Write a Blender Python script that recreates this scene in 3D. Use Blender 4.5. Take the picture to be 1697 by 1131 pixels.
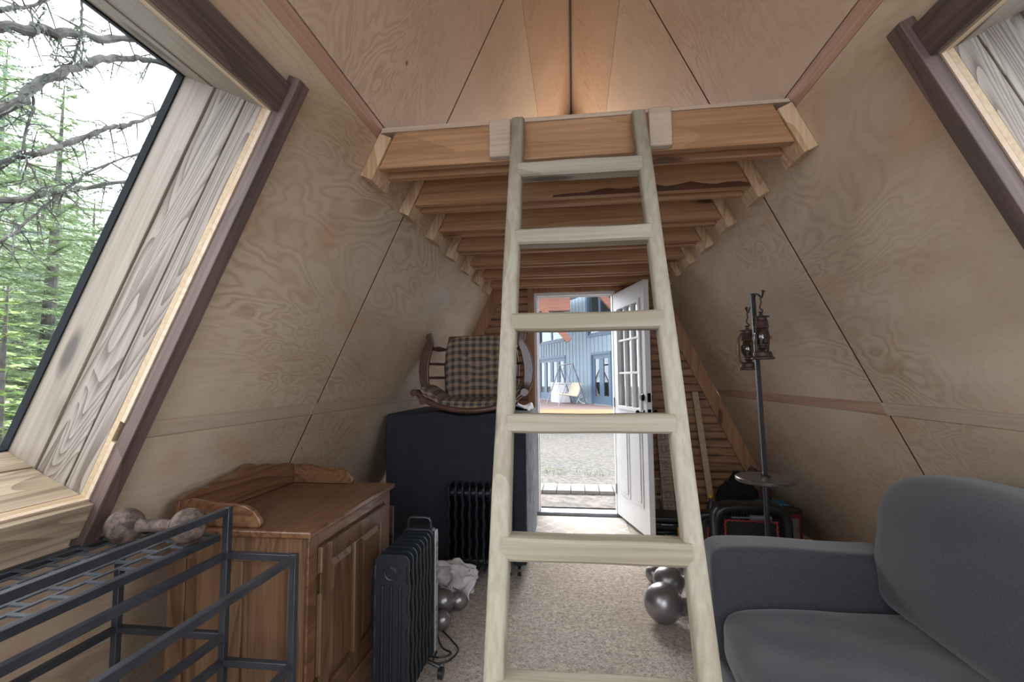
import bpy, bmesh, math, random
from mathutils import Vector, Matrix
random.seed(7)
R=math.radians
for o in list(bpy.data.objects): bpy.data.objects.remove(o)
SC=bpy.context.scene; COL=SC.collection
# ---------------------------------------------------------------- camera
cd=bpy.data.cameras.new('camera'); cam=bpy.data.objects.new('camera',cd); COL.objects.link(cam)
cd.sensor_width=36; cd.sensor_fit='HORIZONTAL'; cd.lens=787.85/1697*36; cd.clip_start=.02; cd.clip_end=300
cr=Vector((.991683,.128456,-.008004)); cu=Vector((.017827,-.075502,.996986)); cf=Vector((-.127464,.988837,.077164))
cam.matrix_world=Matrix(((cr.x,cu.x,-cf.x,-.02),(cr.y,cu.y,-cf.y,0),(cr.z,cu.z,-cf.z,1.268),(0,0,0,1)))
SC.camera=cam
# ---------------------------------------------------------------- sky, lights, exposure
SC.view_settings.view_transform='Standard'; SC.view_settings.look='None'
SC.view_settings.gamma=1; SC.view_settings.use_curve_mapping=False
SC.view_settings.exposure=1.3
w=bpy.data.worlds.new('sky'); SC.world=w; w.use_nodes=True
wn=w.node_tree; bg=wn.nodes['Background']
tc=wn.nodes.new('ShaderNodeTexCoord'); sp=wn.nodes.new('ShaderNodeSeparateXYZ'); rp=wn.nodes.new('ShaderNodeValToRGB')
wn.links.new(tc.outputs['Generated'],sp.inputs[0]); wn.links.new(sp.outputs['Z'],rp.inputs[0]); wn.links.new(rp.outputs[0],bg.inputs[0])
rp.color_ramp.elements[0].position=0; rp.color_ramp.elements[0].color=(.78,.86,.97,1)
rp.color_ramp.elements[1].position=.5; rp.color_ramp.elements[1].color=(.93,.97,1,1)
bg.inputs[1].default_value=2.2
def area(name,loc,rot,sx,sy,power,col):
    l=bpy.data.lights.new(name,'AREA'); l.shape='RECTANGLE'; l.size=sx; l.size_y=sy; l.energy=power; l.color=col
    o=bpy.data.objects.new(name,l); COL.objects.link(o); o.location=loc; o.rotation_euler=rot; return o
# added fill lamp behind the camera, at an assumed unseen front opening
area('front_fill_light',(0,-1.3,1.55),(R(90),0,R(180)),1.9,2.0,38,(1,.95,.9))
# daylight from the small loft window in the rear gable, above the loft deck
area('loft_window_daylight',(0,4.40,2.72),(R(-90),0,0),.7,.6,8,(1,.97,.93))
# low hazy sun beyond the blue house, reaching in through the open door
sl=bpy.data.lights.new('hazy_sun','SUN'); sl.energy=3.6; sl.angle=R(48); sl.color=(1,.96,.9)
so=bpy.data.objects.new('hazy_sun',sl); COL.objects.link(so); so.rotation_euler=Vector((.22,-1,-.66)).to_track_quat('-Z','Y').to_euler()

# ---------------------------------------------------------------- materials
def newmat(name):
    m=bpy.data.materials.new(name); m.use_nodes=True; return m,m.node_tree,m.node_tree.nodes['Principled BSDF']
def ramp(nt,stops):
    r=nt.nodes.new('ShaderNodeValToRGB'); e=r.color_ramp.elements
    while len(e)<len(stops): e.new(.5)
    for i,(p,c) in enumerate(stops): e[i].position=p; e[i].color=(*c,1) if len(c)==3 else c
    return r
def vec(nt,scale=(1,1,1),rnd=True,rot=(0,0,0)):
    t=nt.nodes.new('ShaderNodeTexCoord'); m=nt.nodes.new('ShaderNodeMapping'); m.inputs['Scale'].default_value=scale; m.inputs['Rotation'].default_value=rot
    if rnd:
        oi=nt.nodes.new('ShaderNodeObjectInfo'); mu=nt.nodes.new('ShaderNodeMath'); mu.operation='MULTIPLY'; mu.inputs[1].default_value=37
        nt.links.new(oi.outputs['Random'],mu.inputs[0]); a=nt.nodes.new('ShaderNodeVectorMath'); a.operation='ADD'
        nt.links.new(t.outputs['Object'],m.inputs[0]); nt.links.new(m.outputs[0],a.inputs[0]); nt.links.new(mu.outputs[0],a.inputs[1]); return a.outputs[0]
    nt.links.new(t.outputs['Object'],m.inputs[0]); return m.outputs[0]
def noise(nt,v,scale,detail=4,dist=0,rough=.5):
    n=nt.nodes.new('ShaderNodeTexNoise'); n.inputs['Scale'].default_value=scale; n.inputs['Detail'].default_value=detail
    n.inputs['Distortion'].default_value=dist; n.inputs['Roughness'].default_value=rough
    if v is not None: nt.links.new(v,n.inputs['Vector'])
    return n.outputs['Fac']
def math_(nt,op,a,b=None,clamp=False):
    m=nt.nodes.new('ShaderNodeMath'); m.operation=op; m.use_clamp=clamp
    for i,x in enumerate((a,b)):
        if x is None: continue
        if isinstance(x,(int,float)): m.inputs[i].default_value=x
        else: nt.links.new(x,m.inputs[i])
    return m.outputs[0]
def mix(nt,f,a,b,mode='MIX'):
    m=nt.nodes.new('ShaderNodeMix'); m.data_type='RGBA'; m.blend_type=mode
    for i,x in ((0,f),(6,a),(7,b)):
        if isinstance(x,(int,float)): m.inputs[i].default_value=x
        elif isinstance(x,tuple): m.inputs[i].default_value=(*x,1)
        else: nt.links.new(x,m.inputs[i])
    return m.outputs[2]
def bump(nt,b,h,strength=.2,dist=.002):
    n=nt.nodes.new('ShaderNodeBump'); n.inputs['Strength'].default_value=strength; n.inputs['Distance'].default_value=dist
    nt.links.new(h,n.inputs['Height']); nt.links.new(n.outputs[0],b.inputs['Normal'])
MC={}
def plain(name,col,rough=.5,metal=0,var=.15,bs=0,bscale=200,coat=0,sheen=0,ns=9):
    m,nt,b=newmat(name); v=vec(nt)
    n=noise(nt,v,ns,5,0,.6)
    r=ramp(nt,[(.38,tuple(c*(1-var) for c in col)),(.62,tuple(min(1,c*(1+var)) for c in col))]); nt.links.new(n,r.inputs[0])
    nt.links.new(r.outputs[0],b.inputs['Base Color']); b.inputs['Roughness'].default_value=rough; b.inputs['Metallic'].default_value=metal
    b.inputs['Coat Weight'].default_value=coat; b.inputs['Sheen Weight'].default_value=sheen
    if bs: bump(nt,b,noise(nt,v,bscale,3),bs)
    return m
def wood(name,c1,c2,axis='x',rings=14,fine=1,rough=.6,knots=True,contr=.5,coat=0,dist=1.2,base=1.3):
    """planed timber: ring contours stretched along an axis, fine fibres, knots"""
    m,nt,b=newmat(name)
    st={'x':(.22,1.6,1.6),'y':(1.6,.22,1.6),'z':(1.6,1.6,.22)}[axis]; fs={'x':(1,40,40),'y':(40,1,40),'z':(40,40,1)}[axis]
    v=vec(nt,st); f=noise(nt,v,base,2,dist)
    s=math_(nt,'FRACT',math_(nt,'MULTIPLY',f,rings))
    s=math_(nt,'POWER',s,2.2)
    f2r=ramp(nt,[(.32,(0,0,0)),(.68,(1,1,1))]); nt.links.new(noise(nt,vec(nt,fs),2.2*fine,5),f2r.inputs[0]); f2=f2r.outputs[0]
    cf_=math_(nt,'ADD',math_(nt,'MULTIPLY',s,contr),math_(nt,'MULTIPLY',f2,1-contr*.6),True)
    r=ramp(nt,[(.15,c1),(.9,c2)]); nt.links.new(cf_,r.inputs[0]); out=r.outputs[0]
    lf=noise(nt,vec(nt),1.2,3); out=mix(nt,math_(nt,'MULTIPLY',lf,.35),out,tuple(c*.72 for c in c1))
    if knots:
        vo=nt.nodes.new('ShaderNodeTexVoronoi'); vo.inputs['Scale'].default_value=1
        nt.links.new(vec(nt,{'x':(1.6,6,6),'y':(6,1.6,6),'z':(6,6,1.6)}[axis]),vo.inputs['Vector'])
        kr=ramp(nt,[(.0,(1,1,1)),(.09,(1,1,1)),(.16,(0,0,0))]); nt.links.new(vo.outputs['Distance'],kr.inputs[0])
        out=mix(nt,kr.outputs[0],out,tuple(c*.35 for c in c2))
    nt.links.new(out,b.inputs['Base Color']); b.inputs['Roughness'].default_value=rough; b.inputs['Coat Weight'].default_value=coat
    bump(nt,b,cf_,.15,.002)
    return m
def plywood(name,c_hi,c_lo,c_line,stain=None,vertical=False):
    """rotary-cut veneer: flowing contour figure, object-space"""
    m,nt,b=newmat(name)
    v=vec(nt,(2.2,.65,1) if vertical else (.55,1.5,1))
    f=noise(nt,v,1.1,3.5,1.6,.55)
    s=math_(nt,'ADD',math_(nt,'MULTIPLY',math_(nt,'SINE',math_(nt,'MULTIPLY',f,150)),.5),.5); s=math_(nt,'POWER',s,1.6)
    s=math_(nt,'MULTIPLY',s,math_(nt,'ADD',noise(nt,vec(nt,(2,9,1) if not vertical else (9,2,1)),3,4),.15))
    amp=ramp(nt,[(.42,(0,0,0)),(.68,(1,1,1))]); nt.links.new(noise(nt,vec(nt,(.9,1.3,1)),1.3,2),amp.inputs[0])
    line=math_(nt,'MULTIPLY',s,math_(nt,'ADD',math_(nt,'MULTIPLY',amp.outputs[0],.60),.14),True)
    base=ramp(nt,[(.3,c_lo),(.7,c_hi)]); nt.links.new(noise(nt,vec(nt,(.8,1.4,1)),1.7,5,1),base.inputs[0])
    out=mix(nt,line,base.outputs[0],c_line)
    fib=noise(nt,vec(nt,(3,60,1) if not vertical else (60,3,1)),4,3)
    out=mix(nt,math_(nt,'MULTIPLY',fib,.30),out,c_line)
    if stain:
        sr=ramp(nt,[(.56,(0,0,0)),(.72,(1,1,1))]); nt.links.new(noise(nt,vec(nt,(1.3,2,1)),2.3,4,.6),sr.inputs[0])
        out=mix(nt,math_(nt,'MULTIPLY',sr.outputs[0],.5),out,stain)
    kv=nt.nodes.new('ShaderNodeTexVoronoi'); kv.inputs['Scale'].default_value=2.3; nt.links.new(vec(nt),kv.inputs['Vector'])
    kr=ramp(nt,[(.0,(1,1,1)),(.012,(1,1,1)),(.03,(0,0,0))]); nt.links.new(kv.outputs['Distance'],kr.inputs[0])
    out=mix(nt,kr.outputs[0],out,(.12,.06,.03))
    nt.links.new(out,b.inputs['Base Color']); b.inputs['Roughness'].default_value=.62
    return m
M={}
M['ply']=plywood('birch_plywood',(.68,.56,.43),(.52,.41,.30),(.33,.20,.11),stain=(.50,.28,.15))
M['ply_top']=plywood('upper_plywood',(.65,.53,.40),(.55,.43,.31),(.38,.22,.13),vertical=True)
M['ply_ridge']=plywood('ridge_plywood',(.58,.43,.30),(.50,.36,.24),(.36,.17,.09),vertical=True)
M['strip_pink']=wood('pink_fir_strip',(.52,.33,.24),(.40,.22,.15),'x',rings=8,knots=False,contr=.3)
M['strip_pale']=wood('pale_fir_strip',(.58,.46,.35),(.48,.35,.25),'x',rings=8,knots=False,contr=.3)
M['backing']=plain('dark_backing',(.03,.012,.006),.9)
M['joist']=wood('fir_joist',(.48,.27,.135),(.31,.15,.065),'x',rings=9,contr=.35,dist=.6)
M['hanger']=wood('pale_hanger_block',(.66,.48,.30),(.42,.24,.12),'z',rings=26,contr=.7,knots=False)
M['pole']=wood('peeled_pine',(.37,.335,.26),(.25,.21,.15),'z',rings=6,contr=.6,fine=.9,dist=.25)
M['rung']=wood('peeled_pine_rung',(.38,.34,.265),(.245,.20,.135),'x',rings=6,contr=.5,fine=.9,dist=.25)
M['weather']=wood('weathered_reveal_board',(.33,.285,.24),(.10,.07,.052),'x',rings=34,contr=.75,dist=1.8,knots=False,base=1.6)
M['pine_pale']=wood('pale_pine_board',(.33,.285,.23),(.23,.185,.14),'x',rings=6,contr=.3)
M['weather2']=wood('weathered_sill_board',(.42,.335,.235),(.19,.13,.08),'x',rings=18,contr=.6,dist=1.4)
M['casing']=wood('dark_walnut_casing',(.16,.105,.09),(.065,.04,.036),'y',rings=12,contr=.5,knots=False)
M['casing_x']=wood('dark_casing_board',(.15,.10,.085),(.06,.038,.034),'x',rings=10,contr=.5,knots=False)
M['edge']=wood('fresh_cut_edge',(.50,.38,.24),(.42,.29,.165),'x',rings=5,knots=False,contr=.2)
M['torch']=wood('torched_plank',(.46,.24,.12),(.27,.125,.06),'x',rings=10,contr=.45,dist=.9,base=1.8)
M['torch_trim']=wood('torched_trim',(.44,.23,.11),(.26,.12,.055),'z',rings=9,contr=.4)
M['oak']=wood('honey_oak',(.22,.108,.052),(.085,.034,.015),'y',rings=16,contr=.6,rough=.32,knots=False,coat=.25)
M['oak_v']=wood('honey_oak_upright',(.20,.112,.06),(.08,.038,.019),'z',rings=16,contr=.6,rough=.38,knots=False,coat=.15)
M['chairwood']=plain('dark_walnut_frame',(.10,.045,.028),.32,coat=.3)
M['tabletop']=wood('grey_stained_wood',(.11,.09,.08),(.05,.04,.035),'x',rings=9,knots=False,rough=.35)
M['white']=plain('white_paint',(.80,.79,.80),.45,var=.03)
M['jamb']=plain('jamb_white',(.72,.70,.72),.5,var=.03)
M['metal']=plain('satin_black_steel',(.055,.06,.075),.36,metal=.55,var=.2)
M['metalgrid']=plain('grey_steel_grid',(.10,.115,.14),.34,metal=.5,var=.2)
M['black']=plain('black_plastic',(.018,.018,.022),.35)
M['pole_black']=plain('black_powder_coat',(.02,.018,.02),.4)
M['heater']=plain('heater_enamel',(.012,.015,.021),.36,var=.1)
M['chrome']=plain('control_panel_grey',(.45,.44,.46),.35,metal=.3,var=.05)
M['rust']=plain('rusty_iron',(.10,.068,.055),.8,var=.6,bs=.7,bscale=110,ns=38)
M['silver']=plain('silver_paint_iron',(.30,.29,.31),.33,metal=.75,var=.15)
M['lantern']=plain('rusted_lantern_tin',(.085,.055,.045),.5,metal=.4,var=.4,bs=.3,bscale=80)
M['blackbox']=plain('black_cloth_wrap',(.016,.019,.028),.85,var=.15)
M['boxside']=plain('grey_scuffed_side',(.16,.18,.23),.7,var=.35)
M['bag']=plain('white_bag_plastic',(.74,.70,.72),.3,var=.06)
M['red']=plain('red_print',(.50,.03,.05),.5)
M['darkred']=plain('dark_red_print',(.20,.03,.06),.5)
M['cloth_white']=plain('white_cloth',(.78,.78,.82),.9,var=.05)
M['yellow']=plain('yellow_tool_plastic',(.75,.42,.02),.4)
M['blue']=plain('blue_carton',(.03,.21,.34),.5)
M['tin']=plain('paint_tin',(.30,.28,.28),.4,metal=.4)
M['tinlabel']=plain('dark_red_label',(.22,.04,.04),.5)
M['fur']=plain('black_fleece',(.008,.008,.010),1,bs=1,bscale=120)
M['rope']=plain('red_lacing',(.42,.055,.055),.6)
M['hardware']=plain('black_hardware',(.01,.01,.012),.25,metal=.6)
M['brass']=plain('aged_brass_hinge',(.18,.12,.05),.4,metal=.8)
M['gravel_step']=plain('concrete_paver',(.22,.19,.17),.9,var=.12,bs=.3,bscale=90)
M['outmat']=plain('coir_mat',(.12,.105,.095),.95,var=.35,bs=.6,bscale=180)
M['siding']=plain('blue_siding',(.32,.42,.49),.6,var=.04)
M['sidetrim']=plain('blue_trim',(.095,.155,.235),.5,var=.04)
M['deck']=plain('deck_boards',(.32,.22,.21),.7,var=.1)
M['fascia']=wood('tan_fascia',(.58,.40,.22),(.46,.30,.16),'x',rings=4,knots=False)
M['timber']=wood('red_timber',(.25,.095,.06),(.15,.05,.03),'x',rings=8,contr=.4)
M['porch']=plain('porch_soffit',(.30,.33,.36),.8)
M['canvas']=plain('cream_canvas',(.66,.58,.44),.8,var=.05)
M['steel']=plain('grey_tube',(.20,.22,.26),.4,metal=.5)
M['bark']=plain('mossy_bark',(.075,.075,.07),.95,var=.5,bs=.8,bscale=40)
M['needle']=plain('fir_needles',(.27,.37,.20),.55,var=.35)
M['needle_b']=plain('blue_green_needles',(.27,.36,.28),.6,var=.35)
M['needle_l']=plain('bright_young_needles',(.37,.52,.18),.5,var=.3)
M['leafgrass']=plain('grass_blades',(.12,.19,.05),.7,var=.3)
M['rubber']=plain('black_gasket',(.006,.010,.014),.95)
def glass(name,tint=(1,1,1),base=.06):
    m,nt,b=newmat(name); nt.nodes.remove(b); out=nt.nodes['Material Output']
    t=nt.nodes.new('ShaderNodeBsdfTransparent'); t.inputs[0].default_value=(*tint,1); g=nt.nodes.new('ShaderNodeBsdfGlossy'); g.inputs['Roughness'].default_value=.02
    fr=nt.nodes.new('ShaderNodeLayerWeight'); fr.inputs[0].default_value=.5; mx=nt.nodes.new('ShaderNodeMixShader')
    nt.links.new(math_(nt,'ADD',math_(nt,'POWER',fr.outputs['Facing'],5),base+.03,True),mx.inputs[0]); nt.links.new(t.outputs[0],mx.inputs[1]); nt.links.new(g.outputs[0],mx.inputs[2]); nt.links.new(mx.outputs[0],out.inputs[0]); return m
M['glass']=glass('clear_glass',base=0); M['glass_dark']=glass('house_glass',(.5,.55,.55),.10); M['doorglass']=glass('door_lite_glass',(.8,.83,.85),.25)
def fabric(name,c1,c2,sc=900):
    m,nt,b=newmat(name); v=vec(nt)
    wv=nt.nodes.new('ShaderNodeTexVoronoi'); wv.inputs['Scale'].default_value=sc*.35; nt.links.new(v,wv.inputs['Vector'])
    n=noise(nt,v,sc*.4,2); n2=noise(nt,v,3,3)
    r=ramp(nt,[(.3,c1),(.75,c2)]); nt.links.new(n,r.inputs[0])
    out=mix(nt,math_(nt,'MULTIPLY',n2,.4),r.outputs[0],c1)
    nt.links.new(out,b.inputs['Base Color']); b.inputs['Roughness'].default_value=.95; b.inputs['Sheen Weight'].default_value=.25; b.inputs['Sheen Roughness'].default_value=.5
    bump(nt,b,math_(nt,'ADD',wv.outputs['Distance'],n),.4,.0012); return m
M['sofa']=fabric('charcoal_weave',(.021,.021,.029),(.064,.064,.084),900)
def gingham():
    m,nt,b=newmat('brown_gingham'); t=nt.nodes.new('ShaderNodeTexCoord'); s=nt.nodes.new('ShaderNodeSeparateXYZ'); nt.links.new(t.outputs['Object'],s.inputs[0])
    def st(o,f):
        k=math_(nt,'SINE',math_(nt,'MULTIPLY',o,f)); r=ramp(nt,[(.42,(0,0,0)),(.58,(1,1,1))]); nt.links.new(math_(nt,'ADD',math_(nt,'MULTIPLY',k,.5),.5),r.inputs[0]); return r.outputs[0]
    fr=2*math.pi/.052
    a=st(s.outputs['X'],fr); c=st(math_(nt,'ADD',s.outputs['Y'],s.outputs['Z']),fr)
    sm=math_(nt,'MULTIPLY',math_(nt,'ADD',a,c),.5)
    r=ramp(nt,[(0,(.36,.245,.155)),(.5,(.20,.15,.115)),(1,(.065,.06,.062))]); nt.links.new(sm,r.inputs[0])
    nt.links.new(r.outputs[0],b.inputs['Base Color']); b.inputs['Roughness'].default_value=.95; bump(nt,b,noise(nt,t.outputs['Object'],500,2),.4); return m
M['gingham']=gingham()
def carpet():
    m,nt,b=newmat('beige_carpet'); v=vec(nt,rnd=False)
    n=noise(nt,v,120,3,0,.8); n2=noise(nt,v,2.2,5,.5); n3=noise(nt,v,45,3,.8)
    r=ramp(nt,[(.36,(.24,.195,.165)),(.60,(.86,.76,.67))]); nt.links.new(math_(nt,'ADD',math_(nt,'MULTIPLY',n,.6),math_(nt,'MULTIPLY',n3,.4)),r.inputs[0])
    s=ramp(nt,[(.45,(0,0,0)),(.7,(1,1,1))]); nt.links.new(n2,s.inputs[0])
    out=mix(nt,math_(nt,'MULTIPLY',s.outputs[0],.35),r.outputs[0],(.40,.30,.23))
    nt.links.new(out,b.inputs['Base Color']); b.inputs['Roughness'].default_value=1; bump(nt,b,math_(nt,'ADD',n,n3),1,.012); return m
M['carpet']=carpet()
def gravel():
    m,nt,b=newmat('grey_gravel'); v=vec(nt,rnd=False)
    vo=nt.nodes.new('ShaderNodeTexVoronoi'); vo.inputs['Scale'].default_value=22; nt.links.new(v,vo.inputs['Vector'])
    r=ramp(nt,[(0,(.035,.034,.033)),(1,(.15,.145,.14))]); nt.links.new(vo.outputs['Color'],r.inputs[0])
    out=mix(nt,math_(nt,'MULTIPLY',noise(nt,v,.7,4),.5),r.outputs[0],(.20,.17,.15))
    g=ramp(nt,[(.62,(0,0,0)),(.75,(1,1,1))]); nt.links.new(noise(nt,v,.9,5,.5),g.inputs[0])
    out=mix(nt,math_(nt,'MULTIPLY',g.outputs[0],.5),out,(.09,.13,.04))
    nt.links.new(out,b.inputs['Base Color']); b.inputs['Roughness'].default_value=1; bump(nt,b,vo.outputs['Distance'],1,.03); return m
M['gravel']=gravel()
def rugmat():
    m,nt,b=newmat('quatrefoil_rug'); t=nt.nodes.new('ShaderNodeTexCoord'); s=nt.nodes.new('ShaderNodeSeparateXYZ'); nt.links.new(t.outputs['Object'],s.inputs[0])
    a=math_(nt,'COSINE',math_(nt,'MULTIPLY',s.outputs['X'],2*math.pi/.17)); c=math_(nt,'COSINE',math_(nt,'MULTIPLY',s.outputs['Y'],2*math.pi/.2))
    k=math_(nt,'ABSOLUTE',math_(nt,'ADD',a,c)); r=ramp(nt,[(.14,(.56,.52,.47)),(.34,(.42,.38,.34))]); nt.links.new(k,r.inputs[0])
    nt.links.new(r.outputs[0],b.inputs['Base Color']); b.inputs['Roughness'].default_value=.95; return m
M['rug']=rugmat()
def lampmat():
    m,nt,b=newmat('porch_lamp_glow'); b.inputs['Emission Color'].default_value=(1,.95,.85,1); b.inputs['Emission Strength'].default_value=6; return m
M['glow']=lampmat()

# ---------------------------------------------------------------- mesh helpers
class MB:
    def __init__(s): s.bm=bmesh.new()
    def add(s,vs,fs,mat=None):
        v=[s.bm.verts.new(mat@Vector(p) if mat else p) for p in vs]
        for f in fs:
            try: s.bm.faces.new([v[i] for i in f])
            except ValueError: pass
        return s
    def box(s,x0,x1,y0,y1,z0,z1,mat=None):
        vs=[(x,y,z) for x in (x0,x1) for y in (y0,y1) for z in (z0,z1)]
        return s.add(vs,[(0,1,3,2),(4,6,7,5),(0,4,5,1),(2,3,7,6),(0,2,6,4),(1,5,7,3)],mat)
    def prism(s,poly,t0,t1,axis='z',mat=None):
        n=len(poly)
        def P(a,b,t): return {'z':(a,b,t),'y':(a,t,b),'x':(t,a,b)}[axis]
        vs=[P(a,b,t0) for a,b in poly]+[P(a,b,t1) for a,b in poly]
        fs=[tuple(range(n-1,-1,-1)),tuple(range(n,2*n))]+[(i,(i+1)%n,n+(i+1)%n,n+i) for i in range(n)]
        return s.add(vs,fs,mat)
    def tube(s,pts,r,seg=8,cap=True):
        pts=[Vector(p) for p in pts]; n=len(pts); rs=r if isinstance(r,(list,tuple)) else [r]*n
        t0=(pts[1]-pts[0]).normalized(); up=Vector((0,0,1)) if abs(t0.z)<.9 else Vector((1,0,0)); a=t0.cross(up).normalized(); rings=[]
        for i,p in enumerate(pts):
            t=(pts[min(i+1,n-1)]-pts[max(i-1,0)]).normalized(); a=(a-t*a.dot(t)).normalized(); b=t.cross(a)
            rings.append([s.bm.verts.new(p+(a*math.cos(2*math.pi*k/seg)+b*math.sin(2*math.pi*k/seg))*rs[i]) for k in range(seg)])
        for i in range(n-1):
            for k in range(seg): s.bm.faces.new((rings[i][k],rings[i][(k+1)%seg],rings[i+1][(k+1)%seg],rings[i+1][k]))
        if cap: s.bm.faces.new(rings[0][::-1]); s.bm.faces.new(rings[-1])
        return s
    def lathe(s,prof,seg=24,mat=None):
        rings=[]
        for r,z in prof:
            if r<1e-5: rings.append([s.bm.verts.new(mat@Vector((0,0,z)) if mat else (0,0,z))])
            else: rings.append([s.bm.verts.new((mat@Vector((r*math.cos(2*math.pi*k/seg),r*math.sin(2*math.pi*k/seg),z))) if mat else (r*math.cos(2*math.pi*k/seg),r*math.sin(2*math.pi*k/seg),z)) for k in range(seg)])
        for a,b in zip(rings,rings[1:]):
            for k in range(seg):
                l=(k+1)%seg
                if len(a)==1 and len(b)==1: continue
                if len(a)==1: s.bm.faces.new((a[0],b[l],b[k]))
                elif len(b)==1: s.bm.faces.new((a[k],a[l],b[0]))
                else: s.bm.faces.new((a[k],a[l],b[l],b[k]))
        if len(rings[0])>1: s.bm.faces.new(rings[0][::-1])
        if len(rings[-1])>1: s.bm.faces.new(rings[-1])
        return s
    def ball(s,c,r,seg=24,sq=(1,1,1)):
        prof=[(r*math.sin(math.pi*i/14),-r*math.cos(math.pi*i/14)) for i in range(15)]; prof[0]=(0,-r); prof[-1]=(0,r)
        return s.lathe(prof,seg,Matrix.Translation(c)@Matrix.Diagonal((*sq,1)))
    def sheet(s,fn,nu,nv,thick=None):
        g=[[s.bm.verts.new(fn(i/nu,j/nv)) for j in range(nv+1)] for i in range(nu+1)]
        for i in range(nu):
            for j in range(nv): s.bm.faces.new((g[i][j],g[i+1][j],g[i+1][j+1],g[i][j+1]))
        return s
    def build(s,name,mat,parent=None,bev=0,smooth=True,sub=0,ang=35,solid=0,seg=2):
        bmesh.ops.recalc_face_normals(s.bm,faces=s.bm.faces)
        me=bpy.data.meshes.new(name); s.bm.to_mesh(me); s.bm.free()
        me.materials.append(M[mat] if isinstance(mat,str) else mat)
        if smooth:
            for p in me.polygons: p.use_smooth=True
            me.set_sharp_from_angle(angle=R(ang))
        o=bpy.data.objects.new(name,me); COL.objects.link(o)
        if parent: o.parent=parent
        if solid: k=o.modifiers.new('solid','SOLIDIFY'); k.thickness=solid; k.offset=0
        if bev: k=o.modifiers.new('bevel','BEVEL'); k.width=bev; k.segments=seg; k.limit_method='ANGLE'; k.angle_limit=R(40)
        if sub: k=o.modifiers.new('sub','SUBSURF'); k.levels=sub; k.render_levels=sub
        return o
def thing(name,label,cat,loc=(0,0,0),rz=0,group=None):
    o=bpy.data.objects.new(name,None); COL.objects.link(o); o.location=loc; o.rotation_euler=(0,0,rz); o.empty_display_size=.1
    o['label']=label; o['category']=cat
    if group: o['group']=group
    return o
def tag(o,label,cat,group=None,loc=None,rz=0):
    o['label']=label; o['category']=cat
    if group: o['group']=group
    if loc is not None: o.location=loc; o.rotation_euler=(0,0,rz)
    return o
def struct(o): o['kind']='structure'; return o
def dup(root,loc,label,rz=0,scale=None,group=None):
    def cp(a,par):
        c=a.copy(); COL.objects.link(c)
        if par: c.parent=par
        for ch in a.children: cp(ch,c)
        return c
    r=cp(root,None); r.location=loc; r.rotation_euler=(0,0,rz); r['label']=label
    if scale: r.scale=scale
    if group: r['group']=group
    return r

# ================================================================ ROOM SHELL
W=1.786; A=R(64.8); CA,SA=math.cos(A),math.sin(A); H=W*math.tan(A); D=4.503; Y0=-1.25
def wallx(z): return W-z/math.tan(A)
def wmat(side):
    # local: x along the cabin, y up the slope, z inwards
    if side<0: return Matrix(((0,CA,SA,-W),(1,0,0,0),(0,SA,-CA,0),(0,0,0,1)))
    return Matrix(((0,-CA,-SA,W),(-1,0,0,0),(0,SA,-CA,0),(0,0,0,1)))
WY0,WY1,WS0,WS1=-.25,1.168,1.046,2.222      # window opening
SY=2.160                                     # plywood sheet joint
def rects(y0,y1,s0,s1,g=0):
    WY0,WY1,WS0,WS1=globals()['WY0']-g,globals()['WY1']+g,globals()['WS0']-g,globals()['WS1']+g
    if y1<=WY0 or y0>=WY1 or s1<=WS0 or s0>=WS1: return [(y0,y1,s0,s1)]
    out=[]
    if s0<WS0: out.append((y0,y1,s0,WS0))
    if s1>WS1: out.append((y0,y1,WS1,s1))
    a,b=max(s0,WS0),min(s1,WS1)
    if y0<WY0: out.append((y0,WY0,a,b))
    if y1>WY1: out.append((WY1,y1,a,b))
    return out
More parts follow.
